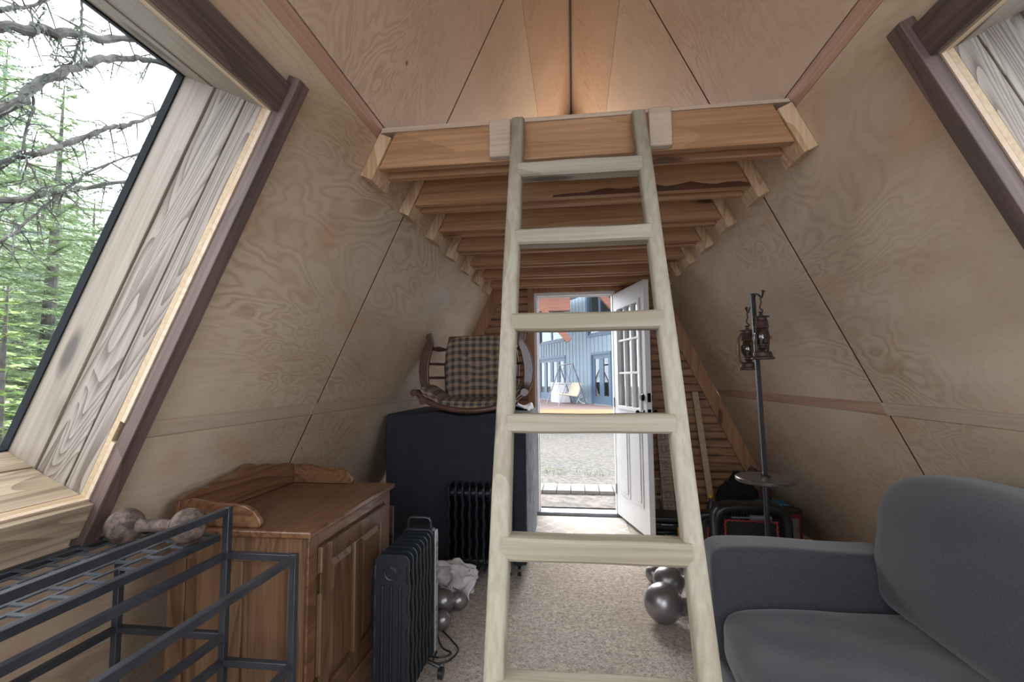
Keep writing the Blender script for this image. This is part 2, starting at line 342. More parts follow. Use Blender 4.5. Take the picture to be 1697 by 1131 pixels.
for side,nm in ((-1,'left'),(1,'right')):
    mw=wmat(side); sg=1 if side<0 else -1
    def slab(mb,y0,y1,s0,s1,w0,w1): mb.box(min(sg*y0,sg*y1),max(sg*y0,sg*y1),s0,s1,w0,w1)
    b=MB()
    for y0,y1 in ((Y0,SY-.0065),(SY+.0065,D)):
        for s0,s1 in ((0,1.214),(1.274,2.421)):
            for r in rects(y0,y1,s0,s1): slab(b,*r,-.012,0)
    o=struct(b.build('wall_'+nm,'ply',smooth=False)); o.matrix_world=mw
    b=MB()
    for y0,y1 in ((Y0,SY-.0065),(SY+.0065,D)): slab(b,y0,y1,2.478,3.592,-.012,0)
    o=struct(b.build('wall_'+nm+'_upper','ply_top',smooth=False)); o.matrix_world=mw
    b=MB()
    slab(b,Y0,D,3.598,W/CA-.006,-.012,0)
    o=struct(b.build('ceiling_'+nm,'ply_ridge',smooth=False)); o.matrix_world=mw
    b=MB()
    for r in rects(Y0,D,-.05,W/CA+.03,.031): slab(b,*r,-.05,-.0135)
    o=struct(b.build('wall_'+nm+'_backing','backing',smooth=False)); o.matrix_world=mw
    n=1
    def trim(y0,y1,s0,s1,w0,w1,mat,bev=.0015):
        b=MB(); slab(b,y0,y1,s0,s1,w0,w1); o=struct(b.build('trim_%d'%(next(TN)),mat,bev=bev)); o.matrix_world=mw; return o
    if side<0:
        import itertools; TN=itertools.count(1)
    trim(Y0,WY0-.06,1.216,1.272,-.0125,-.002,'strip_pale'); trim(WY1+.055,SY-.02,1.216,1.272,-.0125,-.002,'strip_pale'); trim(SY-.019,SY+.019,1.2145,1.2735,-.0125,-.0005,'strip_pale')
    trim(SY+.02,D,1.216,1.272,-.0125,-.002,'strip_pale' if side<0 else 'strip_pink')
    trim(Y0,D,2.423,2.476,-.0125,-.003,'strip_pink')
    trim(SY-.0064,SY+.0064,0,1.214,-.0125,-.0015,'backing',0); trim(SY-.0064,SY+.0064,1.274,3.6,-.0125,-.0015,'backing',0)  # dark strips filling the sheet joints, their colour standing in for gap shade
    # window box: four reveals built of boards, gasket, pane, casing
    dp=.30
    fr=MB()
    if True:
        # far and near cheeks: boards run up the slope, laid side by side from glass to room
        for yy,dirn in ((WY1,1),(WY0,-1)):
            for k,(w0,w1,off,mt) in enumerate(((-dp,-.195,0,'pine_pale'),(-.193,-.162,.006,'weather'),(-.160,-.088,.0,'weather'),(-.085,-.030,.002,'weather'))):
                b=MB(); slab(b,yy+dirn*off,yy+dirn*(.03),WS0-.03,WS1+.03,w0,w1)
                o=struct(b.build('window_%d_reveal_board'%(1 if side<0 else 2),mt,bev=.0015)); 
                # grain runs up the slope
                o.matrix_world=mw@Matrix.Rotation(R(90),4,'Z'); 
                o.data.transform(Matrix.Rotation(R(-90),4,'Z'))
            b=MB(); slab(b,yy,yy+dirn*.03,WS0-.0,WS1+.0,-.028,-.0125); o=struct(b.build('window_%d_reveal_edge'%(1 if side<0 else 2),'edge')); o.matrix_world=mw
        for ss,dirn,nm2 in ((WS1,1,'head'),(WS0,-1,'sill')):
            for k,(w0,w1,off) in enumerate(((-dp,-.20,0),(-.198,-.10,.003),(-.098,-.030,0))):
                b=MB(); slab(b,WY0,WY1,ss+dirn*off,ss+dirn*.03,w0,w1)
                o=struct(b.build('window_%d_%s_board'%(1 if side<0 else 2,nm2),'weather2' if nm2=='sill' else 'pine_pale',bev=.0015)); o.matrix_world=mw
            b=MB(); slab(b,WY0,WY1,ss,ss+dirn*.03,-.028,-.0125); o=struct(b.build('window_%d_%s_edge'%(1 if side<0 else 2,nm2),'edge')); o.matrix_world=mw
    b=MB()
    for r in ((WY0,WY0+.005,WS0,WS1),(WY1-.005,WY1,WS0,WS1),(WY0,WY1,WS0,WS0+.005),(WY0,WY1,WS1-.005,WS1)): slab(b,*r,-dp-.02,-dp+.004)
    o=struct(b.build('window_%d_gasket'%(1 if side<0 else 2),'rubber')); o.matrix_world=mw
    b=MB(); slab(b,WY0-.02,WY1+.02,WS0-.02,WS1+.02,-dp-.024,-dp-.018)
    o=struct(b.build('window_%d_pane'%(1 if side<0 else 2),'glass',smooth=False)); o.matrix_world=mw
    cm='casing'
    trim(WY1+.004,WY1+.052,WS0-.14,WS1+.115,.0005,.038,'casing',.002)          # far stile casing
    trim(WY0-.052,WY0-.004,WS0-.14,WS1+.115,.0005,.038,'casing',.002)
    trim(WY0-.0039,WY1+.0039,WS1+.006,WS1+.09,.0005,.02,'casing_x',.002)
    trim(WY0-.0039,WY1+.0039,WS0-.105,WS0-.006,.0005,.02,'casing_x' if side>0 else 'weather2',.002)
# ridge shadow-gap batten
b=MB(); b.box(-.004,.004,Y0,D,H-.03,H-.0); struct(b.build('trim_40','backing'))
# floor
b=MB(); b.box(-W-.05,W+.05,Y0,D+.12,-.06,0); struct(b.build('floor','carpet',smooth=False))
# back gable wall of torched planks
DX0,DX1,DZ1=-.385,.375,2.075     # rough opening
pk=MB(); z=0.0; ph=.0705
while z<H-.05:
    z1=min(z+ph-.004,H-.04); xo0=wallx(z)-.002; xo1=wallx(z1)-.002
    if z1<DZ1+.02 or z<DZ1:
        pk.prism([(-xo0,z),(DX0,z),(DX0,z1),(-xo1,z1)],D,D+.018,'y'); pk.prism([(DX1,z),(xo0,z),(xo1,z1),(DX1,z1)],D,D+.018,'y')
    else: pk.prism([(-xo0,z),(xo0,z),(xo1,z1),(-xo1,z1)],D,D+.018,'y')
    z+=ph
def torchwall():
    m=M['torch'].copy(); nt=m.node_tree; b=nt.nodes['Principled BSDF']
    t=nt.nodes.new('ShaderNodeTexCoord'); s=nt.nodes.new('ShaderNodeSeparateXYZ'); nt.links.new(t.outputs['Object'],s.inputs[0])
    row=math_(nt,'FLOOR',math_(nt,'DIVIDE',math_(nt,'ADD',s.outputs['Z'],.0001),ph))
    wn_=nt.nodes.new('ShaderNodeTexWhiteNoise'); wn_.noise_dimensions='1D'; nt.links.new(row,wn_.inputs['W'])
    src=b.inputs['Base Color'].links[0].from_socket
    # char bands left by the torch along plank edges
    f=math_(nt,'FRACT',math_(nt,'DIVIDE',s.outputs['Z'],ph)); e=math_(nt,'ABSOLUTE',math_(nt,'SUBTRACT',f,.5))
    r=ramp(nt,[(.25,(0,0,0)),(.5,(1,1,1))]); nt.links.new(e,r.inputs[0])
    nr=ramp(nt,[(.38,(0,0,0)),(.6,(1,1,1))]); nt.links.new(noise(nt,vec(nt,(2.2,30,16),rnd=False),1.6,4,.8),nr.inputs[0]); nn=nr.outputs[0]
    k=math_(nt,'MULTIPLY',math_(nt,'ADD',math_(nt,'MULTIPLY',r.outputs[0],.75),math_(nt,'MULTIPLY',wn_.outputs[0],.4)),math_(nt,'ADD',nn,.22),True)
    nt.links.new(mix(nt,k,src,(.075,.032,.018)),b.inputs['Base Color']); return m
M['torchwall']=torchwall()
struct(pk.build('wall_back','torchwall',smooth=False))
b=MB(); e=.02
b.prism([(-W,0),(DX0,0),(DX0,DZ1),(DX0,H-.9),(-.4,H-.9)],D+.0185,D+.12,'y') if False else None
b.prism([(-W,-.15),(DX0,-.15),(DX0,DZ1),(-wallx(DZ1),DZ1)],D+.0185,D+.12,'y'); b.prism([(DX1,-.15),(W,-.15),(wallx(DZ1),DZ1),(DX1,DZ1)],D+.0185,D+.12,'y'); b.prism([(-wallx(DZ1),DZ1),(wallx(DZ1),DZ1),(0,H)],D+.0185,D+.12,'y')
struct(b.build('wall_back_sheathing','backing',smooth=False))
# raking trim boards along the gable edge
for side in (-1,1):
    pts=[]; th=.11/SA
    poly=[(side*(W-.003),0),(side*(W-.003-th),0),(side*(wallx(2.2)-.003-th),2.2),(side*(wallx(2.2)-.003),2.2)]
    b=MB(); b.prism(poly,D-.02,D-.0005,'y'); struct(b.build('trim_%d'%next(TN),'torch_trim',bev=.002))
# door opening: jamb, casing, threshold
b=MB(); b.box(DX0,DX0+.028,D-.002,D+.12,.03,DZ1); b.box(DX1-.028,DX1,D-.002,D+.12,.03,DZ1); b.box(DX0+.028,DX1-.028,D-.0015,D+.119,DZ1-.028,DZ1)
b.box(DX0+.028,DX0+.04,D+.05,D+.07,.03,DZ1-.028); b.box(DX0+.04,DX1-.028,D+.051,D+.069,DZ1-.04,DZ1-.028)
struct(b.build('door_1_jamb','jamb',bev=.001))
b=MB(); b.box(DX0,DX1,D-.01,D+.13,.0,.03); struct(b.build('door_1_threshold','steel',bev=.003))
b=MB(); b.box(DX0-.062,DX0-.002,D-.02,D-.0005,.001,DZ1); struct(b.build('trim_%d'%next(TN),'torch_trim',bev=.002))
b=MB(); b.box(DX1+.002,DX1+.062,D-.02,D-.0005,.001,DZ1); struct(b.build('trim_%d'%next(TN),'torch_trim',bev=.002))
b=MB(); b.box(DX0-.062,DX1+.062,D-.02,D-.0005,DZ1+.001,DZ1+.055); struct(b.build('trim_%d'%next(TN),'torch_trim',bev=.002))
# front wall behind the camera: gable with an unseen opening added for light
b=MB(); b.prism([(-W,0),(W,0),(wallx(.5),.5),(-wallx(.5),.5)],Y0-.1,Y0,'y'); b.prism([(-wallx(.5),.5),(-1.0,.5),(-1.0,1.67),(-wallx(1.67),1.67)],Y0-.1,Y0,'y')
b.prism([(wallx(.5),.5),(1.0,.5),(1.0,1.67),(wallx(1.67),1.67)],Y0-.1,Y0,'y'); b.prism([(-wallx(2.6),2.6),(wallx(2.6),2.6),(0,H)],Y0-.1,Y0,'y')
struct(b.build('wall_front','ply',smooth=False))

# ---- loft: deck, doubled joists, hanger blocks
LZ=2.213
b=MB(); b.prism([(-wallx(LZ)+.004,LZ),(wallx(LZ)-.004,LZ),(wallx(LZ+.012)-.004,LZ+.012),(-wallx(LZ+.012)+.004,LZ+.018)],1.686,D-.002,'y'); struct(b.build('ceiling','strip_pale'))
for k in range(7):
    y=1.684+.4064*k
    jt=thing('loft_joist',['frontmost doubled fir joist under the loft edge, carrying the ladder cleats','second loft joist from the ladder, with a dark bark streak along its lower edge','third doubled loft joist from the ladder','fourth doubled loft joist from the ladder','fifth doubled loft joist from the ladder','third doubled loft joist counting back from the door wall','rearmost visible loft joist just before the door wall'][k],'joist',(0,y,2.05),group='doubled joists under the loft')
    if k==5: jt['label']='sixth doubled loft joist, next to last before the door wall'
    zb=.028 if k else .022
    for q,(a0,a1) in enumerate(((.008,.044),(.1,.136))):
        if y+a1>D-.005: continue
        x0=wallx(2.05+zb)-.06; x1=wallx(LZ)-.06
        b=MB(); b.prism([(-x0,zb),(x0,zb),(x1,LZ-2.05),(-x1,LZ-2.05)],a0,a1,'y'); b.build('joist_board','joist',jt,bev=.002)
    for sd in (-1,1):
        # plank lying on the slope, square-cut at its foot
        z0=0.0; t=.052
        X=lambda s,n:(sd*(wallx(2.05)-s*CA-n*SA),s*SA-n*CA)
        s1=(LZ-2.05)/SA-.001
        b=MB(); b.prism([X(0,.001),X(0,t),X(s1+.0,t),X(s1,.001)],0,.142,'y'); b.build('hanger_block','hanger',jt,bev=.0015)
    if k==1:
        b=MB()
        prof=[(x/20*1.0-.1, .0385+.03*math.sin(math.pi*min(1,max(0,(x)/20)))*(.7+.3*math.sin(x*1.7))) for x in range(21)]
        b.prism([(p,.0295) for p,_ in prof[::-1]]+[(p,q) for p,q in prof],.0065,.0082,'y'); b.build('bark_edge','chairwood',jt)

# ================================================================ LADDER
def stile(top,bot,wob,seed):
    # rounded-square peeled post lofted from foot to head
    mb=MB(); n=18; rings=[]; rnd=random.Random(seed)
    for i in range(n+1):
        t=i/n; c=Vector(bot).lerp(Vector(top),t); c.x+=wob*math.sin(t*5.1+seed)*.4+rnd.uniform(-.0006,.0006)
        hw=.0272-.004*t+.0008*math.sin(t*17+seed); hd=.036-.004*t; ring=[]
        for k in range(16):
            an=2*math.pi*k/16+.2; cx=abs(math.cos(an))**.45*(1 if math.cos(an)>0 else -1); cy=abs(math.sin(an))**.45*(1 if math.sin(an)>0 else -1)
            ring.append(mb.bm.verts.new((c.x+cx*hw,c.y+cy*hd,c.z)))
        rings.append(ring)
    for a,c in zip(rings,rings[1:]):
        for k in range(16): mb.bm.faces.new((a[k],a[(k+1)%16],c[(k+1)%16],c[k]))
    mb.bm.faces.new(rings[0][::-1]); mb.bm.faces.new(rings[-1]); return mb
LF=1.0
lad=thing('loft_ladder','pale peeled pine ladder leaning against the loft edge in the room middle','ladder',(.03,LF,0))
def ly(z): return (1.648-LF)*z/2.22-.0
# stiles
L0=(-.254,.0,0.0); L1=(-.231,ly(2.19),2.19); R0=(.262,.0,0.0); R1=(.186,ly(2.18),2.18)
stile(L1,L0,.004,1).build('stile','pole',lad,ang=50); stile(R1,R0,.010,4).build('stile','pole',lad,ang=50)
def sx(z,side):
    a,c=(L0,L1) if side<0 else (R0,R1); return a[0]+(c[0]-a[0])*z/2.185
for i,(zt,hh) in enumerate(((1.992,.05),(1.738,.05),(1.458,.053),(1.168,.050),(.868,.056),(.575,.05),(.28,.05))):
    zc=zt-hh/2; y=ly(zc); b=MB(); xa=sx(zc,-1)+.010; xb=sx(zc,1)-.010
    n=12; rings=[]
    for j in range(n+1):
        t=j/n; x=xa+(xb-xa)*t; sag=.0009*math.sin(t*5+i); h2=hh/2*(1-.03*math.sin(t*9+i)); d2=.033
        rings.append([b.bm.verts.new((x,y-.004+q*d2,zc+p*h2+sag)) for q,p in ((-1,-.75),(-.8,-1),(.8,-1),(1,-.75),(1,.75),(.8,1),(-.8,1),(-1,.8))])
    for u,v in zip(rings,rings[1:]):
        for k in range(8): b.bm.faces.new((u[k],u[(k+1)%8],v[(k+1)%8],v[k]))
    b.bm.faces.new(rings[0][::-1]); b.bm.faces.new(rings[-1])
    b.build('rung','rung',lad,ang=30)
for x0,x1,lb in ((-.313,-.232,'short pale block screwed to the front joist left of the ladder'),(.258,.337,'short pale block screwed to the front joist right of the ladder')):
    b=MB(); b.box(0,x1-x0,-.036,0,0,.142); o=b.build('ladder_cleat','strip_pale',bev=.006,seg=3); tag(o,lb,'block',loc=(x0,1.6915,2.074),group='ladder cleats')

# ================================================================ DOOR LEAF
hx,hy=.352,4.50; ang=math.atan2(3.80-4.49,.535-.352)
dl=bpy.data.objects.new('door_1',None); COL.objects.link(dl); dl.location=(hx,hy,.035); dl.rotation_euler=(0,0,ang); dl['kind']='structure'
DW=.715; DH=2.0; T=.044      # local +y faces the room's right? leaf occupies y 0..T
b=MB(); gx0,gx1,gz0,gz1=.13,DW-.115,.98,1.84
b.box(0,DW,0,T,0,gz0); b.box(0,DW,0,T,gz1,DH); b.box(0,gx0,0,T,gz0,gz1); b.box(gx1,DW,0,T,gz0,gz1)
b.build('door_leaf','white',dl,bev=.001,smooth=False)
b=MB()
for yy0,yy1 in ((-.012,-.0005),(T+.0005,T+.012)):
    b.box(gx0-.03,gx1+.03,yy0,yy1,gz0-.03,gz0); b.box(gx0-.03,gx1+.03,yy0,yy1,gz1,gz1+.03); b.box(gx0-.03,gx0,yy0,yy1,gz0,gz1); b.box(gx1,gx1+.03,yy0,yy1,gz0,gz1)
gw=(gx1-gx0)/3; gh=(gz1-gz0)/3
for i in (1,2): b.box(gx0+gw*i-.009,gx0+gw*i+.009,-.004,T+.004,gz0,gz1); b.box(gx0,gx1,-.004,T+.004,gz0+gh*i-.009,gz0+gh*i+.009)
b.build('glazing_bars','white',dl,bev=.002)
b=MB(); b.box(gx0,gx1,T/2-.003,T/2+.003,gz0,gz1); b.build('pane','doorglass',dl)
for i in range(2):
    x0=.10+i*.28; b=MB()
    for s_ in (-1,1):
        y=-.0005 if s_<0 else T+.0005; 
        b.box(x0,x0+.235,min(y,y+s_*.005),max(y,y+s_*.005),.2,.86); b.box(x0+.035,x0+.2,min(y+s_*.005,y+s_*.011),max(y+s_*.005,y+s_*.011),.235,.825)
    b.build('raised_panel','white',dl,bev=.004)
for zz,nm in ((.945,'door_handle'),(1.07,'deadbolt')):
    b=MB()
    for s_ in (-1,1):
        mt=Matrix.Translation((DW-.06,T/2+s_*(T/2),zz))@Matrix.Rotation(R(-90)*s_,4,'X')
        b.lathe([(.030,.0),(.030,.008),(.012,.012),(.012,.035),(.027,.042),(.027,.062),(.018,.068),(0,.068)] if zz<1 else [(.028,0),(.028,.010),(.02,.016),(.02,.024),(0,.024)],20,mt)
    b.box(DW-.0005,DW+.002,.008,T-.008,zz-.035,zz+.035); b.build(nm,'hardware',dl)
b=MB()
for zz in (.22,1.0,1.78): b.tube([(-.004,-.004,zz-.045),(-.004,-.004,zz+.045)],.006)
b.build('hinge','steel',dl)

# ================================================================ CABINET (washstand)
cab=thing('washstand_cabinet','honey oak washstand cabinet with scalloped splashback beside the left wall','cabinet',(-.86,1.44,0))
# local: x 0 is the front face, going -x to the wall; y 0..0.66 along wall
CH=.795; cdp=.47; cl=.66
X=lambda: None
b=MB(); b.box(-cdp,0,.0,cl,.07,CH-.022); b.build('body','oak_v',cab,bev=.002)
b=MB(); b.box(-cdp+.0,.008,-.008,cl+.008,0,.0695); b.build('plinth','oak_v',cab,bev=.004)
b=MB(); b.box(-cdp-.01,.025,-.022,cl+.022,CH-.0215,CH); b.build('worktop','oak',cab,bev=.006,seg=3)
# side frame: stiles, rails with a recessed field
b=MB(); yy=-.0085
b.box(-cdp,-cdp+.06,yy,-.0002,.0705,CH-.023); b.box(-.055,-.0005,yy,-.0002,.0705,CH-.023); b.box(-cdp+.061,-.056,yy,-.0002,CH-.1,CH-.023); b.box(-cdp+.061,-.056,yy,-.0002,.0705,.14)
b.box(-.27,-.21,yy,-.0002,.141,CH-.101)
b.build('side_frame','oak_v',cab,bev=.0015)
b=MB(); b.box(.0002,.0085,0,.05,.0705,CH-.023); b.box(.0002,.0085,cl-.05,cl,.0705,CH-.023); b.box(.0002,.0085,.051,cl-.051,CH-.062,CH-.023); b.build('face_frame','oak',cab,bev=.0015)
dr=MB(); dy0,dy1,dz0,dz1=.06,cl-.055,.2,CH-.072; x0,x1=.001,.02
sw=.062
dr.box(x0,x1,dy0,dy0+sw,dz0,dz1); dr.box(x0,x1,dy1-sw,dy1,dz0,dz1); dr.box(x0,x1,dy0+sw,dy1-sw,dz0,dz0+sw); dr.box(x0,x1,dy0+sw,dy1-sw,dz1-sw,dz1)
ym=(dy0+dy1)/2; dr.box(x0,x1,ym-sw/2,ym+sw/2,dz0+sw,dz1-sw)
dob=dr.build('door','oak_v',cab,bev=.004)
for a0,a1 in ((dy0+sw,ym-sw/2),(ym+sw/2,dy1-sw)):
    b=MB(); zz0,zz1=dz0+sw,dz1-sw; iy,iz=.028,.028
    vs=[(x0+.003,a0,zz0),(x0+.003,a1,zz0),(x0+.003,a1,zz1),(x0+.003,a0,zz1),(x1-.004,a0+iy,zz0+iz),(x1-.004,a1-iy,zz0+iz),(x1-.004,a1-iy,zz1-iz),(x1-.004,a0+iy,zz1-iz)]
    b.add(vs,[(0,1,5,4),(1,2,6,5),(2,3,7,6),(3,0,4,7),(4,5,6,7),(3,2,1,0)]); b.build('door_panel','oak_v',dob,smooth=False)
for zz in (.29,.61):
    b=MB(); b.box(.0087,.014,dy0-.022,dy0-.002,zz-.03,zz+.03); b.tube([(.018,dy0-.003,zz-.032),(.018,dy0-.003,zz+.032)],.004); b.build('hinge','brass',cab)
b=MB(); b.lathe([(.006,0),(.006,.012),(.013,.018),(.014,.026),(.008,.032),(0,.033)],16,Matrix.Translation((x1,dy1-.03,.5))@Matrix.Rotation(R(90),4,'Y')); b.build('knob','brass',dob)
b=MB(); b.box(.001,.019,dy0,dy1,.085,.185); b.build('drawer','oak',cab,bev=.004)
# gallery: scalloped back with swept ends
def scal(t):  # height of the splash
    return .078+.028*math.sin(math.pi*t)+.012*abs(math.sin(5*math.pi*t))+(.022*math.exp(-((t-.5)/.16)**2))
n=60; poly=[(0.0,CH+.0005),(cl,CH+.0005)]+[(cl*(1-i/n),CH+scal(1-i/n)) for i in range(n+1)]
b=MB(); b.prism(poly,-cdp+.004,-cdp+.022,'x'); b.build('splashback','oak',cab,bev=.003)
for y in (0.0,cl-.018):
    pl=[(-cdp+.0225,CH+.0005),(-.165,CH+.0005),(-.158,CH+.012),(-.165,CH+.03),(-.185,CH+.053),(-.215,CH+.068),(-.25,CH+.074),(-.29,CH+.073),(-.33,CH+.075),(-.37,CH+.082),(-.41,CH+.086),(-cdp+.0225,CH+.08)]
    b=MB(); b.prism(pl,y,y+.018,'y'); b.build('side_gallery','oak',cab,bev=.003)

# ================================================================ STEEL RACK
rk=thing('metal_rack','black square-tube steel rack with a flat mesh shelf at the left wall','rack',(-1.025,1.30,0))
tb=.019
def bar(p,q,parent,name='rail',mat='metal',t=tb):
    p=Vector(p);q=Vector(q); b=MB(); d=q-p; L=d.length; m=d.to_track_quat('Z','Y').to_matrix().to_4x4()
    b.box(-t/2,t/2,-t/2,t/2,0,L,Matrix.Translation(p)@m); return b.build(name,mat,parent,bev=.0015)
RX=-.345; FX=.21; RL=-1.62    # rear x, front x, near end y (local)
for y in (0,RL):
    bar((0,y,0),(0,y,.9),rk,'leg'); bar((FX,y,0),(FX,y,.775),rk,'leg'); bar((RX,y,0),(RX,y,.822),rk,'leg')
    s_=-1 if y==0 else 1
    bar((.0096,y,.764),(FX-.0096,y,.764),rk); bar((RX+.0096,y,.54),(-.0096,y,.54),rk); bar((.0096,y,.47),(FX-.0096,y,.47),rk)
yy0,yy1=RL+.0096,-.0096
bar((0,yy0,.889),(0,yy1,.889),rk); bar((-.03,yy0-.0,.812),(-.03,yy1+.01,.812),rk); bar((0,yy0,.764),(0,yy1,.764),rk); bar((FX,yy0,.764),(FX,yy1,.764),rk)
bar((RX,yy0,.812),(RX,yy1,.812),rk); bar((RX,yy0,.54),(RX,yy1,.54),rk); bar((0,yy0,.54),(0,yy1,.54),rk); bar((0,yy0,.47),(0,yy1,.47),rk); bar((FX,yy0,.47),(FX,yy1,.47),rk)
bar((RX+.0096,0,.812),(-.0396,0,.812),rk)
bar((RX+.01,-.9,.56),(-.05,-.52,.80),rk,'brace',t=.014)
bar((RX+.01,-.70,.80),(-.01,-.70,.80),rk,'brace',t=.012)
# brick-pattern flat-bar mesh shelf
b=MB(); zz=.816; row=6; xw=(-.0396-(RX+.0096))/row
for i in range(row+1):
    x=RX+.0096+xw*i; b.box(x-.0045,x+.0045,yy0,yy1,zz,zz+.004)
cellL=.075
for i in range(row):
    x=RX+.0096+xw*i; off=0 if i%2 else cellL/2; y=yy0+off+.01
    while y<yy1-.01:
        b.box(x+.0046,x+xw-.0046,y-.006,y+.006,zz,zz+.004); y+=cellL
b.build('mesh_shelf','metalgrid',rk)

# ================================================================ DUMBBELLS
def dumbbell(name,label,p,q,r1,r2,mat,rb=.017,group=None,cat='dumbbell'):
    p=Vector(p);q=Vector(q); d=q-p; o=thing(name,label,cat,(p.x,p.y,0),0,group); q2=Vector((d.x,d.y,q.z)); p2=Vector((0,0,p.z)); u=(q2-p2).normalized()
    b=MB(); b.tube([p2+u*(r1*.9),p2+u*(r1*.9+.01),q2-u*(r2*.9+.01),q2-u*(r2*.9)],[rb*1.25,rb,rb,rb*1.25],14); b.build('handle',mat,o)
    for c,r in ((p2,r1),(q2,r2)): b=MB(); b.ball(c,r,28,(1,1,1)); b.build('globe',mat,o,ang=80)
    return o
db=dumbbell('dumbbell','rusty iron globe dumbbell lying on the mesh shelf of the black rack','(0)' and (-1.262,1.205,.867),(-1.085,1.225,.867),.047,.047,'rust')
dumbbell('dumbbell','large silver globe dumbbell on the carpet right of the ladder foot','x' and (.42,2.64,.098),(.655,2.70,.098),.098,.098,'silver',group='silver globe dumbbells')
dumbbell('dumbbell','silver globe dumbbell just behind the largest one, right of the ladder',(.50,2.93,.088),(.73,3.0,.088),.088,.088,'silver',group='silver globe dumbbells')
dumbbell('dumbbell','small silver dumbbell touching the back of the pair right of the ladder',(.452,3.12,.055),(.60,3.22,.055),.055,.055,'silver',.012,group='silver globe dumbbells')
dumbbell('dumbbell','shiny dumbbell lying farthest back, in front of the black tool cases',(.66,3.66,.058),(.80,3.74,.058),.058,.058,'silver',.012,group='silver globe dumbbells')
dumbbell('dumbbell','biggest of the silver dumbbells behind the front heater, left of the ladder',(-.745,2.60,.066),(-.90,2.66,.066),.066,.066,'silver',.013,group='silver globe dumbbells')
dumbbell('dumbbell','dumbbell against the white plastic bag, left of the ladder',(-.672,2.65,.05),(-.80,2.71,.05),.05,.05,'silver',.011,group='silver globe dumbbells')
dumbbell('dumbbell','small dumbbell nearest the coiled black cord',(-.705,2.44,.046),(-.84,2.47,.046),.046,.046,'silver',.011,group='silver globe dumbbells')

# ================================================================ OIL HEATERS
def rrect(hw,h0,h1,r,n=5):
    pts=[]
    for cx,cz,a0 in ((hw-r,h1-r,0),(-hw+r,h1-r,90),(-hw+r,h0+r,180),(hw-r,h0+r,270)):
        for k in range(n+1): a=R(a0+90*k/n); pts.append((cx+r*math.cos(a),cz+r*math.sin(a)))
    return pts
def heater(label,loc,rz,nf=7,chrome=True):
    o=thing('oil_heater',label,'heater',loc,rz,'oil filled radiators'); pitch=.044; hw=.068; z0,z1=.085,.612
    for k in range(nf):
        y=k*pitch
        b=MB(); b.prism(rrect(hw,z0,z1,.032),y-.004,y+.004,'y')
        # swollen oil channel and pressed ribs
        for x_ in (-.034,0,.034):
            b.tube([(x_,y-.004,z0+.07),(x_,y-.0055,z0+.1),(x_,y-.0055,z1-.13),(x_,y-.004,z1-.11)],.006,8)
        for s_ in (-1,1):   # wavy stamped edge
            b.tube([(s_*(hw-.004),y+.006*math.sin(j*math.pi/2),z0+.04+(z1-z0-.08)*j/16) for j in range(17)],.007,6)
        b.tube([(0,y-.022 if k else y-.006,z1-.065),(0,y+.022,z1-.065)],.030,20); b.tube([(0,y-.022 if k else y-.006,z0+.05),(0,y+.022,z0+.05)],.026,20)
        if k==0:
            b.lathe([(.030,0),(.030,.003),(.026,.0035),(.022,.001),(.018,.004),(.0,.004)],24,Matrix.Translation((0,y-.006,z1-.065))@Matrix.Rotation(R(90),4,'X'))
        b.build('fin','heater',o,bev=0)
    y=nf*pitch-.012
    b=MB(); b.prism(rrect(hw+.004,z0-.01,z1+.004,.03),y,y+.05,'y'); cp=b.build('control_unit','heater',o,bev=.006)
    b=MB(); b.prism([(y+.006,z0+.02),(y+.046,z0+.02),(y+.046,z1-.03),(y+.038,z1-.005),(y+.006,z1-.005)],hw+.0045,hw+.010,'x'); b.build('trim_panel','chrome',cp,bev=.002)
    for zb_ in (z1-.08-.15,z0+.03):
        for j in range(6): b=MB(); b.box(hw+.0102,hw+.0112,y+.014,y+.038,zb_+.03*j,zb_+.022+.03*j); b.build('vent_slot','steel',cp)
    b=MB(); b.tube([(-.05,y+.02,z1-.005),(-.05,y+.02,z1+.03),(-.042,y+.02,z1+.043),(-.03,y+.02,z1+.046),(.03,y+.02,z1+.046),(.044,y+.02,z1+.043),(.052,y+.02,z1+.03),(.052,y+.02,z1-.005)],.006,10); b.build('carry_handle','black',o)
    for yy in (.03,y+.0):
        ft=MB(); ft.tube([(-.10,yy,.05),(-.04,yy,.072),(.04,yy,.072),(.10,yy,.05)],.009,8); f=ft.build('foot','black',o)
        for x_ in (-.105,.105):
            b=MB(); b.lathe([(.012,-.012),(.024,-.01),(.024,.01),(.012,.012)],18,Matrix.Translation((x_,yy,.0245))@Matrix.Rotation(R(90),4,'Y')); b.build('wheel','black',f)
    return o
heater('dark blue-black oil heater standing in front of the oak cabinet',(-.705,1.76,0),R(0))
heater('second oil heater, end-on ribs against the black box behind the ladder',(-.80,2.995,0),R(-90),8)
pts=[(-.66,2.2,.03),(-.66,2.15,.012),(-.60,2.17,.008),(-.575,2.26,.008),(-.62,2.33,.008),(-.68,2.40,.009),(-.74,2.46,.009),(-.66,2.27,.016),(-.60,2.22,.016),(-.64,2.18,.016),(-.72,2.2,.01)]
def smoothpts(p,n=6):
    out=[]; p=[Vector(q) for q in p]
    for i in range(len(p)-1):
        a,b_,c,d=p[max(i-1,0)],p[i],p[i+1],p[min(i+2,len(p)-1)]
        for k in range(n):
            t=k/n; out.append(.5*((2*b_)+(c-a)*t+(2*a-5*b_+4*c-d)*t*t+(-a+3*b_-3*c+d)*t**3))
    return out+[p[-1]]
b=MB(); b.tube([q-Vector((-.62,2.25,0)) for q in smoothpts(pts)],.004,8); tag(b.build('power_cord','black'),'black power cord coiled on the carpet beside the front heater','cord',loc=(-.62,2.25,0))

